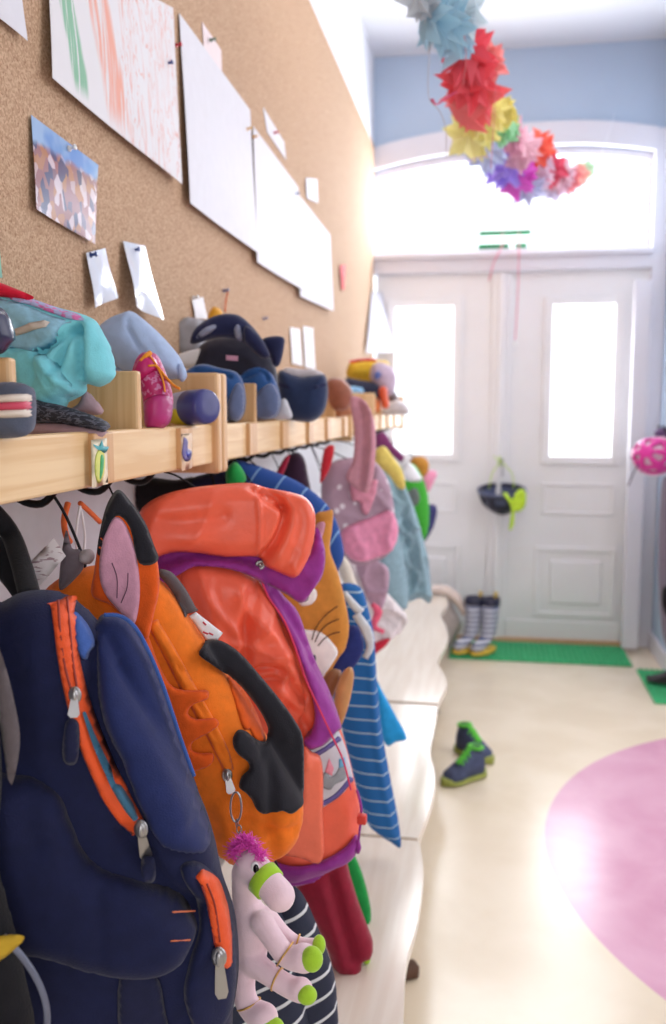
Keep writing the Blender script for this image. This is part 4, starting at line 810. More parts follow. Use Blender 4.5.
# =================================================================== THINGS ON THE SHELVES
def S(name, outl, Y, m, label, cat, T=.03, Tb=.04, deg=8, group=None, **k):
    """one puffed thing standing on or in a shelf at depth Y"""
    p = hang(.1, Y, deg); q = Puff(name, outl, p, m, T=T, Tb=Tb, **k); tag(q.o, label, cat, group); return q
rubber = mat('dark rubber', (52, 52, 62), .7, .1, 60, .3, 300)
# striped shoe at the left end
PA = hang(.18, .835, 8)
sh = thing('shoe', 'grey canvas shoe heel with white and red side stripes, at the shelf\'s left end', 'shoe', PA.w(np.array([PA.px(10, 437)]), [0])[0])
can = fab('slate canvas', (84, 92, 112)); 
SB = Puff('upper', [(-40, 386), (-10, 383), (14, 382), (27, 385), (31, 392), (32, 410), (30, 430), (22, 437), (-10, 439), (-40, 440)], PA, can, sh, T=.022, Tb=.04, R=.02, res=.004)
for i, (y0, y1, m_) in enumerate([(395, 402, mat('cream rubber', (226, 216, 206), .5)), (402, 410, mat('raspberry stripe', (206, 70, 100), .5)), (410, 417, mat('cream rubber', (226, 216, 206), .5))]):
    Puff('side_stripe', [(-30, y0 + 1), (0, y0), (30, y0 - 1), (31.5, y0 + 3), (30.5, y1), (0, y1 + 1), (-30, y1 + 1)], PA, m_, sh, T=.002, R=.002, base=SB, off=.0006, res=.004, k=2)
S('dark_blue_shoe', [(-30, 300), (-4, 306), (6, 312), (11, 326), (13, 338), (8, 346), (0, 354), (-30, 360)], .86, mat('dark blue shiny leather', (36, 42, 78), .25, .05, 20), 'shiny dark blue shoe tip at the left edge on top of the wooden divider', 'shoe', res=.005)
# turquoise clothing heap with red brim
tq = fab('turquoise cotton', (128, 214, 228), .8, .06); 
PTq = hang(.12, 1.09, 8)
th = thing('clothing_heap', 'crumpled turquoise clothing heap with a red and lilac printed edge on the shelf', 'clothes', PTq.w(np.array([PTq.px(60, 405)]), [0])[0])
TB_ = Puff('fabric', [(-30, 292), (0, 294), (30, 299), (60, 308), (82, 314), (96, 321), (102, 332), (110, 348), (115, 372), (112, 380), (100, 387), (86, 384), (84, 394), (66, 404), (62, 412), (40, 408), (20, 398), (0, 380), (-30, 370)], PTq, tq, th, T=.045, Tb=.05, R=.04, res=.0045, crump=(22, .008, 6),
          creases=[([(50, 356), (68, 342), (84, 328)], .0045, -.022), ([(86, 330), (76, 345), (66, 372)], .004, -.018), ([(50, 358), (62, 374), (84, 392)], .003, .010), ([(30, 352), (50, 357), (62, 370)], .003, .008), ([(18, 352), (28, 380), (34, 398)], .003, -.006), ([(86, 330), (88, 355), (86, 378)], .005, -.024), ([(82, 326), (100, 332), (108, 350)], .004, .008), ([(46, 362), (60, 384), (64, 404)], .003, .006)])
Puff('front_fold', [(0, 348), (20, 350), (42, 352), (54, 360), (66, 376), (83, 392), (70, 400), (60, 411), (40, 408), (18, 398), (4, 380)], PTq, tq, th, T=.014, R=.012, base=TB_, off=-.002, res=.0045, creases=[([(46, 358), (56, 380), (60, 400)], .003, .006), ([(36, 356), (36, 380), (34, 400)], .003, -.006), ([(20, 352), (24, 375), (28, 395)], .004, .004)])
lil = NT('lilac printed cotton', .8); lil.color(lil.mix(lil.step(lil.noise(120, 2), .5, .6), lin((168, 176, 216)), lin((206, 110, 170)))); lil = lil.m
Puff('printed_band', [(8, 292), (24, 296), (42, 302), (62, 309), (78, 314), (84, 320), (70, 319), (52, 313), (30, 305), (12, 300)], PTq, lil, th, T=.004, R=.004, base=TB_, off=.002, res=.004)
Puff('patterned_panel', [(-20, 300), (6, 300), (28, 306), (50, 315), (72, 322), (74, 328), (58, 342), (42, 352), (16, 348), (-20, 344)], PTq, mat('pale aqua figured cotton', (140, 190, 214), .8, .16, 90), th, T=.004, R=.006, base=TB_, off=.0, res=.005)
Puff('red_brim', [(-30, 276), (-5, 281), (14, 288), (34, 297), (26, 300), (0, 298), (-30, 297)], PTq, fab('bright red cotton', (214, 30, 60)), th, T=.012, Tb=.02, R=.01, off=.02, res=.005)
Puff('cream_tab', [(14, 329), (44, 320), (50, 322), (46, 327), (16, 336)], PTq, fab('beige tape', (200, 190, 180)), th, T=.002, R=.002, base=TB_, off=.006, sharp=True, res=.004)
# slippers with dark tread
PSl = hang(.15, 1.05, 10); 
sl = thing('slipper', 'greyish pink slipper lying sole up with dark ribbed tread, under the turquoise heap', 'slipper', PSl.w(np.array([PSl.px(70, 438)]), [0])[0])
gp = fab('greyish pink suede', (170, 142, 150))
SLB = Puff('upper', [(28, 424), (50, 420), (80, 424), (100, 428), (105, 433), (98, 440), (80, 443), (50, 440), (28, 438)], PSl, gp, sl, T=.02, Tb=.05, R=.014, res=.004)
trd = NT('ribbed black tread', .7); tv = trd.noise(1, 2, trd.scaled((90, 90, 260)), dist=1.5); trd.color(trd.mix(trd.step(tv, .5, .56), lin((34, 38, 52)), lin((86, 90, 106)))); trd.bump(tv, .5, .003)
Puff('sole', [(30, 400), (44, 402), (60, 405), (80, 411), (98, 418), (105, 424), (105, 432), (90, 429), (60, 424), (32, 422)], PSl, trd.m, sl, T=.012, Tb=.05, R=.01, off=.010, res=.004)
S('slipper', [(64, 412), (78, 404), (84, 391), (92, 396), (101, 408), (102, 414), (90, 415), (76, 413)], 1.11, gp, 'tip of a second greyish pink slipper behind the dark ribbed tread', 'slipper', T=.012, Tb=.03, res=.004)
# light blue cap
PCp = hang(.12, 1.40, 10)
cp = thing('cap', 'light blue cloth cap lying on its side behind the pink high-top shoe', 'cap', PCp.w(np.array([PCp.px(140, 385)]), [0])[0])
lb_ = fab('light blue cotton', (168, 190, 226), .8, .06); 
CPB = Puff('crown', [(98, 330), (108, 319), (122, 313), (131, 311), (142, 318), (160, 334), (176, 352), (184, 366), (184, 378), (176, 379), (160, 380), (140, 380), (125, 374), (112, 362), (100, 348)], PCp, lb_, cp, T=.05, Tb=.05, R=.05, res=.005, creases=[([(131, 312), (136, 335), (156, 362), (170, 378)], .003, -.007), ([(138, 316), (158, 340), (180, 372)], .0028, .005), ([(104, 325), (118, 322), (126, 316)], .002, -.005)])
Puff('brim', [(108, 362), (118, 368), (134, 376), (150, 379), (148, 384), (132, 383), (116, 376)], PCp, lb_, cp, T=.008, R=.006, base=CPB, off=.002, res=.004)
Puff('knot', [(178, 364), (184, 366), (187, 376), (182, 382), (178, 376)], PCp, lb_, cp, T=.012, Tb=.01, off=.02, res=.003)
# pink high-top shoe
PPk = hang(.16, 1.29, 10)
ht = thing('high_top_shoe', 'small magenta glitter high-top shoe with orange laces standing on the shelf', 'shoe', PPk.w(np.array([PPk.px(157, 430)]), [0])[0])
mg = NT('magenta glitter canvas', .5); mg.color(mg.mix(mg.step(mg.noise(150, 3), .52, .58), lin((186, 30, 110)), lin((206, 130, 180)))); mg = mg.m; mgp = mat('magenta rubber toe', (176, 44, 120), .45)
HB = Puff('upper', [(131, 380), (134, 364), (140, 354), (150, 352), (158, 356), (164, 368), (170, 384), (173, 398), (172, 414), (168, 424), (158, 429), (148, 429), (144, 412), (142, 395), (138, 384)], PPk, mg, ht, T=.028, Tb=.04, R=.026, res=.004)
Puff('toe_cap', [(144, 402), (152, 396), (162, 394), (170, 397), (173, 406), (171, 420), (164, 428), (152, 430), (145, 426), (144, 414)], PPk, mgp, ht, T=.010, R=.012, base=HB, off=.0, res=.004)
Puff('shaft', [(132, 380), (136, 364), (144, 356), (153, 356), (158, 364), (156, 370), (146, 376), (140, 382)], PPk, mat('magenta satin', (196, 24, 110), .4), ht, T=.006, R=.006, base=HB, off=.001, res=.004)
oy = fab('orange lace', (236, 150, 40), .6)
wire('lace', [on_base(HB, x, y, .004) for x, y in [(150, 353), (146, 356), (141, 362)]], .004, oy, ht)
wire('lace', [on_base(HB, x, y, .007) for x, y in [(148, 366), (156, 366), (163, 374), (172, 384), (180, 389)]], .0042, oy, ht, flat=.4)
wire('lace', [on_base(HB, x, y, .006) for x, y in [(150, 356), (157, 366), (163, 380), (165, 392)]], .0035, oy, ht, flat=.4)
# lying cup
ca, cb_ = ony(176, 409, 1.47), ony(211, 406, 1.42); d_ = cb_ - ca; dl = d_ / np.linalg.norm(d_)
cu = thing('drinking_cup', 'small cup lying on its side, navy blue end with yellow and white body', 'cup', ca - np.array([0, 0, .030]))
def drum(t0, t1, r0, r1, m_, nm, par):
    b = BM(); L_ = np.linalg.norm(d_); ts = [t0, t0 + .03, (t0 + t1) / 2, t1 - .10, t1 - .03, t1, t1 + .004]; rs = [r0 * .95, r0, (r0 + r1) / 2, r1, r1 * .96, r1 * .82, r1 * .3]; tube(b, [ca + dl * L_ * t for t in ts], rs, 28); return obj(nm, b, m_, par, True)
wy = NT('white and yellow print', .5); wy.color(wy.mix(wy.step(wy.Z, .032, .028), lin((196, 192, 210)), lin((222, 210, 50)))); 
drum(0, .45, .027, .029, wy.m, 'body', cu); drum(.40, .92, .0295, .029, mat('glossy navy plastic', (58, 62, 128), .3), 'base_cap', cu)
# navy caps, bag and slippers beyond the upright
S('grey_box', [(175, 320), (188, 317), (205, 320), (206, 350), (190, 358), (176, 354)], 2.00, mat('grey cardboard', (168, 170, 180), .6), 'pale grey box standing behind the navy caps against the cork board', 'box', sharp=True, R=.004, res=.01)
S('white_cloth', [(176, 356), (200, 348), (224, 344), (222, 356), (200, 366), (182, 368)], 1.90, wh, 'white cloth edge tucked below the grey box', 'cloth', T=.01, Tb=.01, res=.008)
S('yellow_toy', [(208, 314), (213, 307), (220, 309), (224, 318), (214, 322), (208, 320)], 2.05, mat('yellow orange plastic', (236, 170, 40), .4), 'small yellow orange object peeking over the navy sun hat', 'toy', T=.015, Tb=.02, res=.006)
S('navy_pouch', [(192, 362), (200, 346), (214, 338), (240, 336), (262, 342), (274, 360), (278, 390), (270, 404), (230, 404), (198, 390)], 1.92, fab('black nylon', (38, 38, 56), .6), 'black nylon pouch with a small pink tag under the navy cap', 'pouch', T=.045, res=.007, crump=(30, .005, 2))
PN2 = hang(.12, 1.80, 10)
nc = thing('sun_hat', 'dark navy sun hat with light lining, heaped on top of the slippers', 'hat', PN2.w(np.array([PN2.px(230, 370)]), [0])[0])
nvf = fab('dark navy cotton', (34, 40, 76))
NC = Puff('crown', [(190, 342), (194, 330), (206, 320), (222, 314), (238, 315), (250, 324), (260, 336), (266, 346), (258, 348), (244, 342), (230, 338), (216, 338), (202, 342), (194, 344)], PN2, nvf, nc, T=.035, Tb=.05, R=.03, off=.02, res=.006, crump=(36, .004, 5))
Puff('brim', [(244, 326), (254, 330), (264, 342), (270, 356), (262, 358), (252, 350), (244, 340)], PN2, nvf, nc, T=.02, Tb=.02, off=.05, res=.006)
Puff('lining', [(196, 338), (202, 330), (212, 325), (217, 326), (212, 332), (203, 337)], PN2, fab('grey lining', (148, 156, 182)), nc, T=.004, R=.004, base=NC, off=.0, res=.005)
Puff('lining', [(234, 330), (238, 324), (241, 330), (242, 340), (237, 340)], PN2, fab('grey lining', (148, 156, 182)), nc, T=.004, R=.004, base=NC, off=.0, res=.005)
Puff('strap', [(262, 340), (274, 336), (284, 338), (284, 348), (280, 364), (274, 366), (268, 352)], PN2, nvf, nc, T=.015, Tb=.015, off=.0, res=.006)
p_ = hang(.12, 1.85, 10); o = Puff('sewn_tag', [(226, 355), (238, 356), (238, 361), (226, 360)], p_, pinkf, T=.001, Tb=.001, R=.001, off=.062, sharp=True, res=.006).o; tag(o, 'tiny pale pink fabric tag on the black nylon pouch', 'tag')
bf = fab('blue felt', (44, 84, 142), .95, .08, .4); gf = fab('blue grey felt', (92, 106, 142), .95, .08, .3)
for nm_lab, outl, toe, Yv in (('blue felt slipper with grey toe cap next to the wooden upright', [(184, 378), (190, 368), (204, 364), (220, 368), (236, 372), (243, 382), (246, 398), (244, 414), (236, 422), (222, 420), (210, 400)], [(236, 384), (243, 386), (246, 400), (244, 414), (237, 422), (229, 420), (228, 402)], 1.72),
                       ('blue felt slipper with grey toe cap beside the round navy hat', [(234, 386), (240, 374), (252, 366), (262, 366), (272, 374), (279, 390), (281, 404), (276, 417), (262, 420), (248, 419), (240, 404)], [(250, 402), (258, 392), (268, 384), (275, 386), (280, 398), (279, 412), (270, 419), (256, 420), (248, 416)], 1.90)):
    pl_ = hang(.16, Yv, 12); t = thing('slipper', nm_lab, 'slipper', pl_.w(np.array([pl_.px(outl[4][0], 421)]), [0])[0], 'blue felt slippers on the middle shelf')
    B_ = Puff('upper', outl, pl_, bf, t, T=.035, Tb=.05, R=.035, res=.005, creases=[([(outl[1][0] + 6, outl[1][1] + 4), (outl[3][0], outl[3][1] + 6), (outl[4][0] - 4, outl[4][1] + 6)], .004, -.012)])
    Puff('toe_cap', toe, pl_, gf, t, T=.005, R=.008, base=B_, off=.0, res=.005)
S('white_sock', [(274, 410), (284, 398), (290, 408), (292, 418), (280, 420), (272, 418)], 1.98, fab('light grey cotton', (196, 198, 206)), 'small light grey sock between blue slipper and round navy hat', 'sock', T=.015, Tb=.02, res=.006)
PH_ = hang(.18, 2.18, 10)
hh = thing('round_hat', 'round dark navy felt hat upside down with pale lining on the middle shelf', 'hat', PH_.w(np.array([PH_.px(303, 421)]), [0])[0])
HHB = Puff('crown', [(277, 378), (282, 370), (300, 376), (322, 374), (327, 380), (328, 396), (324, 412), (314, 421), (302, 422), (288, 418), (279, 404)], PH_, fab('deep navy felt', (40, 54, 88), .95, .08, .3), hh, T=.05, Tb=.07, R=.05, res=.007)
Puff('lining', [(280, 374), (286, 368), (300, 369), (316, 370), (324, 375), (312, 379), (296, 380), (284, 378)], PH_, fab('pale lining', (206, 200, 206)), hh, T=.01, Tb=.02, R=.006, off=.0, res=.006)
Puff('hat_band', strip([(278, 384), (292, 388), (310, 388), (327, 384)], 3), PH_, nvf, hh, T=.003, R=.003, base=HHB, off=.0, res=.006)
rbm = fab('reddish brown leather', (150, 92, 72), .5)
S('brown_shoe', [(326, 384), (332, 378), (344, 380), (352, 390), (352, 400), (346, 410), (334, 410), (328, 400)], 2.85, rbm, 'reddish brown shoe at the far end of the middle shelf', 'shoe', T=.04, res=.008)
S('tan_shoe', [(334, 402), (342, 392), (350, 396), (354, 412), (346, 416), (336, 416)], 2.92, mat('light brown leather', (190, 130, 96), .5), 'light brown shoe behind the end upright of the middle shelf', 'shoe', T=.03, res=.008)
# far shelf
S('yellow_rucksack', [(346, 372), (350, 362), (362, 360), (376, 360), (388, 362), (391, 374), (386, 382), (372, 384), (356, 381), (348, 378)], 4.12, fab('yellow canvas', (226, 190, 60)), 'yellow and red soft bag on top of the far shelf', 'bag', T=.07, res=.010)
S('red_strip', strip([(350, 362), (364, 360), (376, 360)], 3), 4.04, fab('bright red trim', (214, 50, 60)), 'red strip along the top of the yellow soft bag', 'strap', T=.01, Tb=.01, res=.01)
S('grey_pink_hat', [(372, 366), (380, 362), (390, 366), (396, 376), (394, 392), (386, 396), (376, 388), (370, 378)], 4.02, fab('greyish lilac fabric', (196, 178, 198)), 'greyish lilac cloth ball beside the yellow soft bag', 'hat', T=.05, res=.010)
S('blue_dot', [(374, 374), (378, 371), (381, 374), (379, 379), (375, 379)], 3.95, fab('steel blue patch', (96, 110, 170)), 'steel blue round patch on the lilac cloth ball', 'patch', T=.008, Tb=.02, res=.006)
S('dark_shoe', [(344, 386), (346, 378), (360, 380), (376, 383), (384, 390), (382, 400), (366, 401), (350, 392)], 4.0, fab('dark slate fabric', (48, 52, 74)), 'dark slate shoe under the yellow soft bag', 'shoe', T=.05, res=.010)
S('light_blue_sandal', [(342, 388), (350, 386), (362, 388), (363, 394), (352, 396), (343, 393)], 3.85, fab('sky blue fabric', (140, 190, 230)), 'light blue flat sandal at the front of the far shelf', 'sandal', T=.02, res=.008)
ob = mat('orange wood block', (226, 130, 60), .5, .1, 20)
S('orange_shoe', [(358, 398), (364, 395), (376, 397), (381, 404), (379, 412), (362, 411)], 3.95, ob, 'orange shoe in the middle of the far shelf', 'shoe', T=.04, res=.008)
S('orange_boot', [(379, 388), (386, 387), (388, 396), (389, 407), (383, 408), (380, 398)], 3.92, mat('orange red rubber', (222, 90, 50), .5), 'upright orange red boot on the far shelf', 'boot', T=.03, res=.008)
S('white_trainer', [(380, 408), (390, 402), (400, 400), (408, 406), (408, 414), (392, 415), (381, 414)], 4.2, mat('off white leather', (206, 200, 204), .5), 'off white trainer at the end of the far shelf', 'shoe', T=.05, res=.010)
S('grey_trainer', [(388, 392), (394, 390), (398, 398), (402, 404), (394, 406), (389, 402)], 4.3, mat('brown grey suede', (110, 92, 96), .7), 'dark greyish trainer behind the off white trainer', 'shoe', T=.04, res=.010)

# =================================================================== FLOOR THINGS
def shoe(name, label, cat, loc, rz, L, W, H, mu, ms, mcol, mlace, group=None, low=False):
    t = thing(name, label, cat, loc, group); ca_, sa_ = math.cos(rz), math.sin(rz)
    def Wd(p): return np.array([loc[0] + p[0] * ca_ - p[1] * sa_, loc[1] + p[0] * sa_ + p[1] * ca_, loc[2] + p[2]])
    wid = lambda s_: W / 2 * np.interp(s_, [0, .08, .3, .5, .72, .9, 1], [.45, .78, .80, .82, 1.0, .80, .22])
    top = lambda s_: H * np.interp(s_, [0, .05, .35, .5, .7, .9, 1], [.80, .96, 1.0, .78, .52, .40, .16])
    def loft(z0, ztop, k, grow, nm, m_, e=1.0):
        rg = []
        for s_ in np.r_[0, .02, np.linspace(.06, .94, 16), .98, 1.0]:
            w_ = wid(s_) * grow * (1 if 0.02 < s_ < .98 else .8); zt = ztop(s_); x = (s_ - .5) * L * grow; r = []
            for a in np.linspace(0, 2 * math.pi, 20, endpoint=False):
                c_2, s_2 = math.cos(a), math.sin(a); f = .5 + .5 * s_2
                narrow = 1 - k * max(0, s_2) * (.45 if s_ < .45 else .1)
                r.append(Wd((x, w_ * narrow * math.copysign(abs(c_2) ** .7, c_2), z0 + (zt - z0) * (0.5 + .5 * math.copysign(abs(s_2) ** .7, s_2)))))
            rg.append(r)
        b = BM(); rings_loft(b, rg); return obj(nm, b, m_, t, True)
    loft(0.010, top, 1.0, .95, 'upper', mu)
    so = loft(0.0, lambda s_: .022 + .010 * (s_ < .1) + .008 * (s_ > .85), 0, 1.06, 'sole', ms)
    # padded collar around the dark opening
    ring = [Wd(((-.30 + .14 * math.cos(a)) * L, .27 * W * math.sin(a), H * (1.0 + .03 * math.cos(a)))) for a in np.linspace(0, 2 * math.pi, 24, endpoint=False)]
    b = BM(); tube(b, ring, .007, 10, closed=True); obj('collar', b, mcol, t, True)
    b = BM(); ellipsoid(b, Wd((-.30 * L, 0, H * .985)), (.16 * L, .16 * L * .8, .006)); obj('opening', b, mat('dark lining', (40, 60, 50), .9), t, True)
    if mlace:
        b = BM(); pt = [Wd((x * L, 0, top(x + .5) + .004)) for x in (-.16, -.05, .08, .16)]; tube(b, smooth_line(pt, 3), W * .16, 12, flat=.25, ref=Wd((0, 1, 0)) - Wd((0, 0, 0))); obj('tongue', b, mcol, t, True)
        for x in (-.08, .0, .08):
            zt = top(x + .5); b = BM(); tube(b, smooth_line([Wd((x * L, -.26 * W, zt - .012)), Wd((x * L, 0, zt + .010)), Wd((x * L + .004, .26 * W, zt - .012))], 4), .0035, 6); obj('lace', b, mlace, t, True)
    return t, Wd
sn = mat('dark slate sneaker mesh', (62, 72, 104), .7, .25, 40, .3, 200); sso = mat('olive yellow rubber', (150, 158, 74), .6); gcol = fab('neon green lining', (96, 196, 70), .7)
c1 = onz(461, 788, 0); c2 = onz(469, 762, 0)
shoe('sneaker', 'dark blue sneaker with neon green lining, the front one of the pair on the floor', 'shoe', (.628, 3.30, 0.001), math.radians(222), .195, .088, .120, sn, sso, gcol, gcol, 'dark blue and green sneakers on the floor')
shoe('sneaker', 'dark blue sneaker with neon green lining, just behind its mate on the floor', 'shoe', (.665, 3.54, 0.001), math.radians(-42), .185, .085, .120, sn, sso, gcol, gcol, 'dark blue and green sneakers on the floor')
# brown slipper under the bench
c3 = onz(404, 985, 0)
shoe('slipper', 'brown slipper toe peeking out from under the nearest bench', 'slipper', (c3[0] - .07, c3[1] + .06, 0.001), math.radians(-15), .20, .08, .065, mat('brown suede', (128, 84, 58), .8), mat('brown rubber', (90, 62, 46), .7), mat('brown suede', (128, 84, 58), .8), None)
c3 = onz(437, 735, 0)
shoe('shoe', 'dark brown shoe in the shadow under the middle bench', 'shoe', (c3[0] - .10, c3[1] + .25, 0.001), math.radians(10), .18, .07, .06, mat('dark brown leather', (96, 66, 48), .6), mat('brown rubber', (90, 62, 46), .7), mat('dark brown leather', (96, 66, 48), .6), None)
# mats
def door_mat(x0, x1, y0, y1, label):
    t = thing('door_mat', label, 'mat', ((x0 + x1) / 2, y0, 0)); gm = mat('green plastic turf', (50, 172, 110), .6, .25, 60)
    obj('base', bx((x0, y0, 0.001), (x1, y1, 0.012), .003), gm, t)
    b = BM(); ny = int((y1 - y0) / .035); nx = int((x1 - x0) / .03)
    for j in range(ny):
        for i in range(nx):
            x = x0 + .02 + i * (x1 - x0 - .04) / max(1, nx - 1); y = y0 + .02 + j * (y1 - y0 - .04) / max(1, ny - 1)
            vs = [b.verts.new((x + dx, y + dy, .012)) for dx, dy in ((-.009, -.009), (.009, -.009), (.009, .009), (-.009, .009))]; ap = b.verts.new((x, y, .024))
            for a in range(4): b.faces.new((vs[a], vs[(a + 1) % 4], ap))
    tag(obj('turf_studs', b, gm, t), kind='stuff')
a = onz(449, 661, 0); c = onz(632, 668, 0)
door_mat(.50, 1.49, 4.97, 5.36, 'long green plastic mat on the floor in front of the entrance door')
door_mat(1.50, 1.655, 4.35, 4.90, 'small green plastic mat against the right wall')
dk = mat('black leather', (44, 40, 46), .5)
shoe('shoe', 'dark shoe on the small green mat at the right edge', 'shoe', (1.60, 4.62, .026), math.radians(170), .18, .07, .08, dk, dk, dk, None)
# striped rubber boots
bs = NT('navy and white striped rubber', .3); bs.color(bs.mix(bs.step(bs.math('PINGPONG', bs.Z, .014), .0068, .0076), lin((96, 104, 140)), lin((214, 216, 226)))); bs = bs.m
yr = mat('yellow rubber', (226, 190, 70), .5); nvr = mat('navy rubber', (40, 40, 66), .4)
def boot(loc, rz, label):
    t = thing('rubber_boot', label, 'boot', loc, 'striped rubber boots on the green mat'); ca_, sa_ = math.cos(rz), math.sin(rz)
    def Wd(x, y, z): return np.array([loc[0] + x * ca_ - y * sa_, loc[1] + x * sa_ + y * ca_, loc[2] + z])
    # rings swept from the toe up through the heel bend to the shaft
    path = [((.150, .030), .018, 85), ((.140, .034), .034, 80), ((.110, .040), .041, 78), ((.070, .052), .046, 65), ((.035, .075), .052, 40), ((.010, .110), .050, 12), ((.0, .16), .050, 0), ((-.004, .22), .054, 0), ((-.006, .285), .058, 0)]
    rg = []
    for (x, z), r, tl in path:
        tl = math.radians(tl); rg.append([Wd(x + r * math.cos(a) * math.cos(tl) * 1.05, r * .82 * math.sin(a), max(.012, z - r * math.cos(a) * math.sin(tl))) for a in np.linspace(0, 2 * math.pi, 22, endpoint=False)])
    b = BM(); rings_loft(b, rg); ob_ = obj('shaft', b, bs, t, True)
    b = BM(); rings_loft(b, [[Wd(-.006 + r * math.cos(a), r * .82 * math.sin(a), z) for a in np.linspace(0, 2 * math.pi, 22, endpoint=False)] for r, z in ((.060, .262), (.062, .290), (.060, .305), (.052, .305), (.050, .28))], cap=False); obj('collar', b, nvr, t, True)
    rg = [[Wd(.052 + (.105 * math.cos(a)) * g_, (.046 + .006 * math.cos(a)) * math.sin(a) * g_, z) for a in np.linspace(0, 2 * math.pi, 26, endpoint=False)] for z, g_ in ((0, .98), (.004, 1.0), (.020, 1.0), (.024, .94))]
    b = BM(); rings_loft(b, rg); obj('sole', b, yr, t, True)
    wire('pull_loop', [Wd(-.055, 0, .28), Wd(-.066, 0, .31), Wd(-.052, 0, .33), Wd(-.046, 0, .30)], .006, yr, t)
p1 = onz(462, 656, .012); p2 = onz(476, 657, .012)
boot((.63, 5.10, .026), math.radians(228), 'navy and white striped rubber boot with yellow sole, the one by the bench')
boot((.722, 5.09, .026), math.radians(234), 'navy and white striped rubber boot with yellow sole, the one on the mat side')
# cloth bag slumped at the end of the bench
PBg = hang(.50, 5.22, 0)
gbg = S('cloth_bag', [(424, 650), (428, 600), (438, 590), (450, 592), (456, 610), (462, 625), (455, 640), (448, 655), (436, 658)], 5.20, fab('warm grey cloth', (212, 202, 200)), 'warm grey cloth bag slumped on the floor between bench and boots', 'bag', T=.05, Tb=.05, res=.012, deg=0)
S('curved_roll', strip([(428, 590), (444, 590), (456, 598), (466, 614)], [9, 10, 10, 7]), 5.12, mat('cream foam', (232, 214, 204), .7), 'pale curved foam roll leaning at the end of the bench', 'roll', T=.03, Tb=.03, res=.012, deg=0)

# =================================================================== HELMETS AND COATS
def helmet(name, label, c, R3, msh, mat_v, axis, slots=3, rows=2):
    """vented half shell; axis points out of the crown"""
    t = thing(name, label, 'helmet', c); az = np.array(axis, float); az /= np.linalg.norm(az)
    ax = np.cross([0, 0, 1.0], az) if abs(az[2]) < .95 else np.array([1.0, 0, 0]); ax /= np.linalg.norm(ax); ay = np.cross(az, ax)
    NU, NV = 36, 14; b = BM(); G = []
    for j in range(NV + 1):
        ph = (math.pi / 2 + .15) * j / NV; G.append([b.verts.new(Vector(np.array(c) + ax * R3[0] * math.sin(ph) * math.cos(2 * math.pi * i / NU) + ay * R3[1] * math.sin(ph) * math.sin(2 * math.pi * i / NU) + az * R3[2] * math.cos(ph))) for i in range(NU)])
    for j in range(NV):
        for i in range(NU):
            hole = (i % 6 in (2, 3, 4)) and (j in (3, 4, 5, 6) or j in (9, 10, 11))
            if not hole and j > 0: b.faces.new((G[j][i], G[j][(i + 1) % NU], G[j + 1][(i + 1) % NU], G[j + 1][i]))
    b.faces.new(G[1]); 
    for v in [v for v in b.verts if not v.link_faces]: b.verts.remove(v)
    o = obj('shell', b, msh, t, True); md = o.modifiers.new('s', 'SOLIDIFY'); md.thickness = .016; md.offset = -1
    ss = o.modifiers.new('u', 'SUBSURF'); ss.levels = 1; ss.render_levels = 1
    b = BM(); ellipsoid(b, c, (1, 1, 1), np.c_[ax * R3[0] * .84, ay * R3[1] * .84, az * R3[2] * .82]); 
    bmesh.ops.delete(b, geom=[v for v in b.verts if (np.array(v.co) - np.array(c)) @ az < -.02], context='VERTS'); obj('padding', b, mat_v, t, True)
    b = BM(); tube(b, [np.array(c) + ax * R3[0] * 1.0 * math.cos(a) + ay * R3[1] * math.sin(a) - az * .012 for a in np.linspace(0, 2 * math.pi, 36, endpoint=False)], .008, 8, closed=True); obj('rim', b, mat_v, t, True)
    return t
YH = DY - .12
hc = ony(502, 492, YH)
hb_ = helmet('bike_helmet', 'black bicycle helmet with lime straps hanging upside down on the entrance door', hc, (.135, .115, .135), mat('matt black helmet shell', (44, 44, 62), .4, .1), mat('slate padding', (92, 100, 130), .8), (.05, .25, -1))
lm = mat('lime webbing', (190, 226, 50), .6)
for p in ([(489, 489), (492, 474), (498, 464), (500, 456)], [(514, 489), (512, 474), (504, 464), (499, 456)], [(494, 456), (499, 462), (502, 466)]): wire('strap', yl(p, YH - .02), .007, lm, hb_, flat=.35)
Puff('glove', [(503, 494), (507, 493), (512, 500), (516, 492), (522, 489), (526, 494), (525, 506), (519, 512), (515, 512), (514, 524), (511, 530), (509, 528), (511, 508)], hang(.8, YH - .13, 0), lm, hb_, T=.014, Tb=.01, res=.006)
b = BM(); p = ony(500, 468, DY - .01); box(b, p + np.array([-.02, -.004, -.05]), p + np.array([.02, .01, .06]), .004); tube(b, smooth_line([p + np.array([0, 0, .03]), p + np.array([0, -.05, .02]), p + np.array([0, -.09, .035]), p + np.array([0, -.09, .06])], 4), .008, 8)
tag(obj('door_hook', b, steel, None, True), 'metal hook and plate on the entrance door holding the black helmet', 'hook')
pm_ = mat('hot pink helmet shell', (232, 60, 170), .35, .05)
hp2 = ony(655, 456, 4.75)
helmet('bike_helmet', 'hot pink bicycle helmet with vents hanging on the right wall', hp2, (.115, .095, .115), pm_, mat('light pink padding', (250, 226, 240), .8), (-.55, -.8, .25))
wire('strap', [ony(640, 462, 4.7), ony(634, 472, 4.7), ony(628, 486, 4.7)], .004, mat('dark strap', (70, 62, 90), .6), bpy.data.objects['bike_helmet.001'])
cr = thing('coat_rack', 'small wooden coat rack on the right wall holding the pink helmet', 'rack', (XW - .03, 4.35, 1.25))
obj('board', bx((XW - .03, 4.32, 1.26), (XW - .002, 4.95, 1.34), .004), pine, cr)
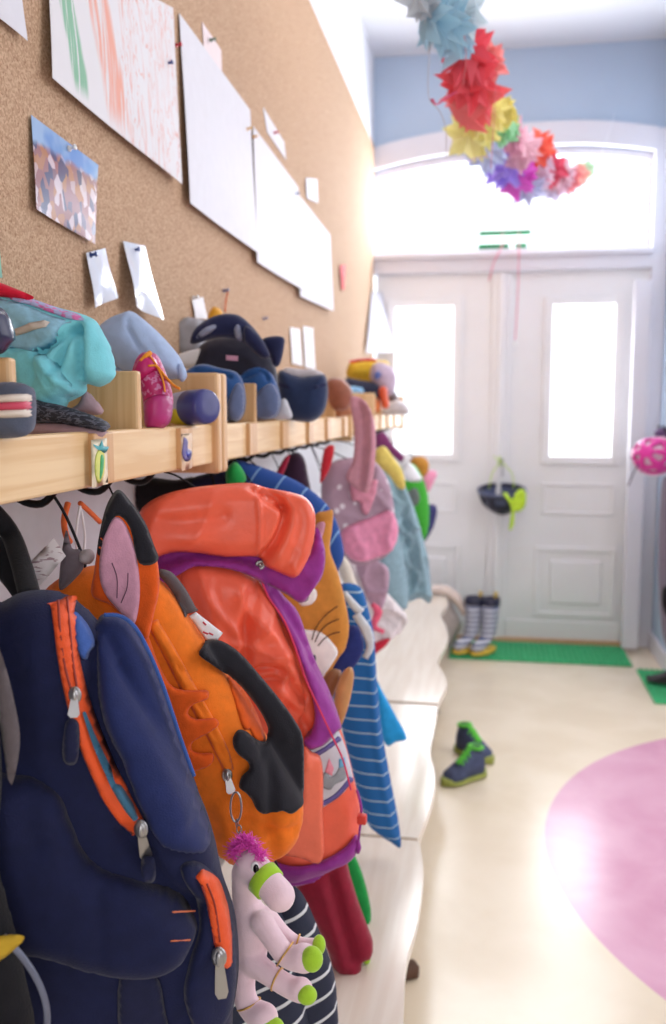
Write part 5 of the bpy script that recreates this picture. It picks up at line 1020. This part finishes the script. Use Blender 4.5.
for y in (4.45, 4.60, 4.75, 4.90): b = BM(); tube(b, smooth_line([(XW - .03, y, 1.30), (XW - .08, y, 1.28), (XW - .10, y, 1.31)], 4), .007, 8); obj('hook', b, hookm, cr, True)
def RW(name, outl, Y, m, label, cat, **k):
    p = Plane((XW - .10, Y, 0), (math.cos(math.radians(-20)), math.sin(math.radians(-20)), 0), (0, 0, 1), (math.sin(math.radians(-20)), -math.cos(math.radians(-20)), 0)); return tag(Puff(name, outl, p, m, **k).o, label, cat)
RW('grey_coat', [(662, 482), (670, 478), (676, 480), (679, 500), (680, 570), (679, 640), (674, 652), (664, 640), (659, 600), (658, 540)], 4.6, fab('mauve grey fabric', (128, 120, 136)), 'mauve grey coat hanging at the right edge below the pink helmet', 'coat', T=.05, Tb=.05, res=.012, waves=wv(30, .008, 3, 1, .1))
RW('wool_hat', [(654, 436), (656, 430), (664, 428), (676, 432), (676, 446), (664, 444)], 4.85, fab('dusky purple fabric', (96, 70, 110)), 'dusky purple cap above the pink helmet', 'cap', T=.04, Tb=.04, res=.012)
RW('black_glove', [(662, 590), (668, 585), (676, 592), (676, 614), (668, 618), (662, 606)], 4.45, black_web, 'black mitten at the right edge hanging over the grey coat', 'mitten', T=.03, Tb=.03, res=.010)

# =================================================================== PAPER STAR GARLAND
def tissue(name, c):
    c = tuple(min(255, v + (255 - v) * .30) for v in c)
    if name in MATS: return MATS[name]
    m = bpy.data.materials.new(name); m.use_nodes = True; nt = m.node_tree; b_ = nt.nodes['Principled BSDF']; b_.inputs['Base Color'].default_value = lin(c); b_.inputs['Roughness'].default_value = .7
    tr = nt.nodes.new('ShaderNodeBsdfTranslucent'); tr.inputs[0].default_value = lin(c); mx = nt.nodes.new('ShaderNodeMixShader'); mx.inputs[0].default_value = .5
    nt.links.new(b_.outputs[0], mx.inputs[1]); nt.links.new(tr.outputs[0], mx.inputs[2]); nt.links.new(mx.outputs[0], nt.nodes['Material Output'].inputs[0]); MATS[name] = m; return m
stars = [(424, 4, 2.25, 20, (210, 222, 232), 'pale grey'), (440, 22, 2.30, 30, (170, 212, 230), 'light blue'), (461, 14, 2.38, 26, (214, 230, 238), 'light blue'), (455, 34, 2.45, 26, (176, 214, 234), 'light blue'),
         (468, 58, 2.60, 31, (238, 60, 84), 'red'), (470, 82, 2.70, 30, (240, 70, 90), 'red'), (472, 100, 2.82, 30, (244, 116, 120), 'coral'), (486, 62, 2.75, 22, (244, 150, 150), 'coral'),
         (484, 116, 2.98, 26, (242, 236, 150), 'yellow'), (474, 132, 3.08, 27, (244, 240, 170), 'yellow'), (502, 112, 3.10, 18, (236, 226, 130), 'yellow'), (506, 128, 3.22, 17, (160, 226, 180), 'mint'),
         (488, 150, 3.35, 22, (196, 206, 240), 'lilac'), (512, 134, 3.4, 20, (240, 180, 205), 'pink'), (522, 150, 3.5, 20, (240, 196, 214), 'pink'), (504, 168, 3.6, 21, (186, 160, 250), 'violet'), (519, 176, 3.7, 21, (228, 84, 214), 'magenta'),
         (536, 150, 3.85, 20, (246, 90, 60), 'orange red'), (538, 172, 3.95, 19, (236, 214, 232), 'pale pink'), (528, 188, 3.9, 18, (206, 212, 240), 'lilac'), (551, 170, 4.1, 17, (226, 50, 96), 'red'), (560, 176, 4.2, 17, (240, 206, 222), 'pale pink'),
         (553, 186, 4.3, 15, (220, 214, 236), 'lilac'), (570, 180, 4.4, 14, (246, 140, 150), 'coral'), (578, 176, 4.55, 12, (248, 180, 170), 'coral'), (586, 170, 4.7, 10, (214, 242, 214), 'mint')]
pos = [ony(x, y, Y) for x, y, Y, r, c, nm in stars]
ga = thing('star_garland', 'garland of folded tissue paper stars, pale blue to red, yellow and magenta, hung overhead', 'garland', pos[0])
rnd = random.Random(11)
for k, (x, y, Y, r, c, nm) in enumerate(stars):
    Rm = r * Y / F * 1.05; d = pos[min(k + 1, len(pos) - 1)] - pos[max(k - 1, 0)]; d /= np.linalg.norm(d); b = BM()
    for lay in range(4):
        dd = d + np.array([rnd.gauss(0, .35), rnd.gauss(0, .3), rnd.gauss(0, .35)]); dd = dd * (1 if rnd.random() < .5 else -1) + RT * rnd.gauss(0, .15); dd /= np.linalg.norm(dd); u, v = frame_of(dd); cc = pos[k] + d * (lay - 1.5) * Rm * .32; npt = rnd.choice((5, 6, 6, 7)); a0 = rnd.random() * 6
        cv = b.verts.new(Vector(cc - dd * Rm * .10)); cv2 = b.verts.new(Vector(cc + dd * Rm * .10)); rim = []
        for i in range(npt * 2):
            rr_ = Rm * (rnd.uniform(.82, 1.08) if i % 2 == 0 else rnd.uniform(.50, .62)); a = a0 + math.pi * i / npt
            rim.append(b.verts.new(Vector(cc + (u * math.cos(a) + v * math.sin(a)) * rr_ + dd * (.18 * Rm if i % 2 == 0 else -.12 * Rm))))
        for i in range(npt * 2): b.faces.new((rim[i], rim[(i + 1) % (2 * npt)], cv)); b.faces.new((rim[(i + 1) % (2 * npt)], rim[i], cv2))
    bmesh.ops.recalc_face_normals(b, faces=b.faces)
    obj('paper_star', b, tissue(nm + ' tissue paper %d' % (k % 2) if False else '%s tissue %d %d %d' % ((nm,) + c), c), ga)['label'] = '%s tissue paper star' % nm
b = BM(); tube(b, smooth_line([np.array([.55, 1.5, CEIL])] + pos + [ony(600, 158, 5.0), np.array([1.35, DY - .02, 3.02])], 3), .0015, 6); obj('thread', b, wh, ga, True)
wire('ribbon', [ony(430, 30, 2.3), ony(429, 60, 2.3), ony(428, 84, 2.3), ony(430, 100, 2.3), ony(440, 112, 2.3), ony(446, 130, 2.3), ony(446, 158, 2.3)], .0032, mat('grey beige ribbon', (176, 166, 166), .6), ga, flat=.3)['label'] = 'grey beige trailing ribbon'
wire('ribbon', [ony(456, 92, 2.6), ony(446, 98, 2.5), ony(438, 104, 2.45), ony(434, 103, 2.42), ony(432, 99, 2.4)], .0045, mat('magenta ribbon', (206, 70, 120), .6), ga, flat=.4)['label'] = 'short magenta ribbon'
wire('ribbon', [ony(464, 30, 2.4), ony(466, 60, 2.42), ony(462, 88, 2.44)], .003, mat('rose ribbon', (232, 130, 140), .6), ga, flat=.3)['label'] = 'rose ribbon over the red stars'
wire('ribbon', [ony(496, 84, 2.6), ony(494, 120, 2.62), ony(492, 150, 2.62), ony(491, 168, 2.62)], .003, mat('rose ribbon', (232, 130, 140), .6), ga, flat=.3)['label'] = 'rose ribbon over the yellow stars'
wire('ribbon', [ony(490, 156, 3.0), ony(476, 158, 3.0), ony(464, 164, 3.0)], .003, mat('violet ribbon', (190, 140, 240), .6), ga, flat=.3)['label'] = 'violet ribbon end'

# =================================================================== LOOPS THAT HOLD THE HANGING THINGS ON THEIR HOOKS
hooks = [(.165, y0 + .12 + .17 * i) for y0, y1 in ((-.6, 1.567), (1.575, 3.14), (3.75, 5.05)) for i in range(20) if y0 + .12 + .17 * i < y1 - .05]
def hook_loop(o, x, y, pl, drop=0.0):
    if isinstance(o, str): o = bpy.data.objects[o]
    a = pl.w(np.array([pl.px(x, y)]), [0])[0]; hx, hy = min(hooks, key=lambda h: abs(h[1] - a[1])); top = np.array([hx - .01, hy, 1.300]); mid = (a + top) / 2 + np.array([0, 0, .01])
    wire('hanging_loop', [a + np.array([0, 0, -.02]), a, mid, top], .003, black_web, o, flat=.5)
for o, x, y, pl in ((nb, 352, 630, PB), (jk, 200, 492, PJ), (fx, 84, 560, PF), (cb, 312, 532, PC), (rb, 260, 470, PR), (db, 352, 462, PQ), (dj, 382, 460, PG), (gb, 406, 468, PX),
                    (mt, 330, 866, PM), (st_, 290, 896, PS), ('cyan_cloth', 375, 680, hang(.36, 2.2, 20)), ('dark_jacket', 296, 455, hang(.18, 2.25, 15)), ('yellow_cardigan', 384, 448, hang(.30, 3.0, 22)),
                    ('purple_cloth', 382, 434, hang(.28, 3.3, 22)), ('navy_bag', 428, 506, hang(.36, 4.0, 22)), ('gold_hat', 416, 458, hang(.38, 4.1, 22)), ('pink_hat', 430, 472, hang(.38, 4.3, 22)), ('white_dress', 352, 562, hang(.34, 2.8, 22)), ('mauve_dress', 364, 562, hang(.34, 2.72, 22)), ('cream_garment', 342, 558, hang(.34, 2.4, 22))):
    hook_loop(o, x, y, pl)
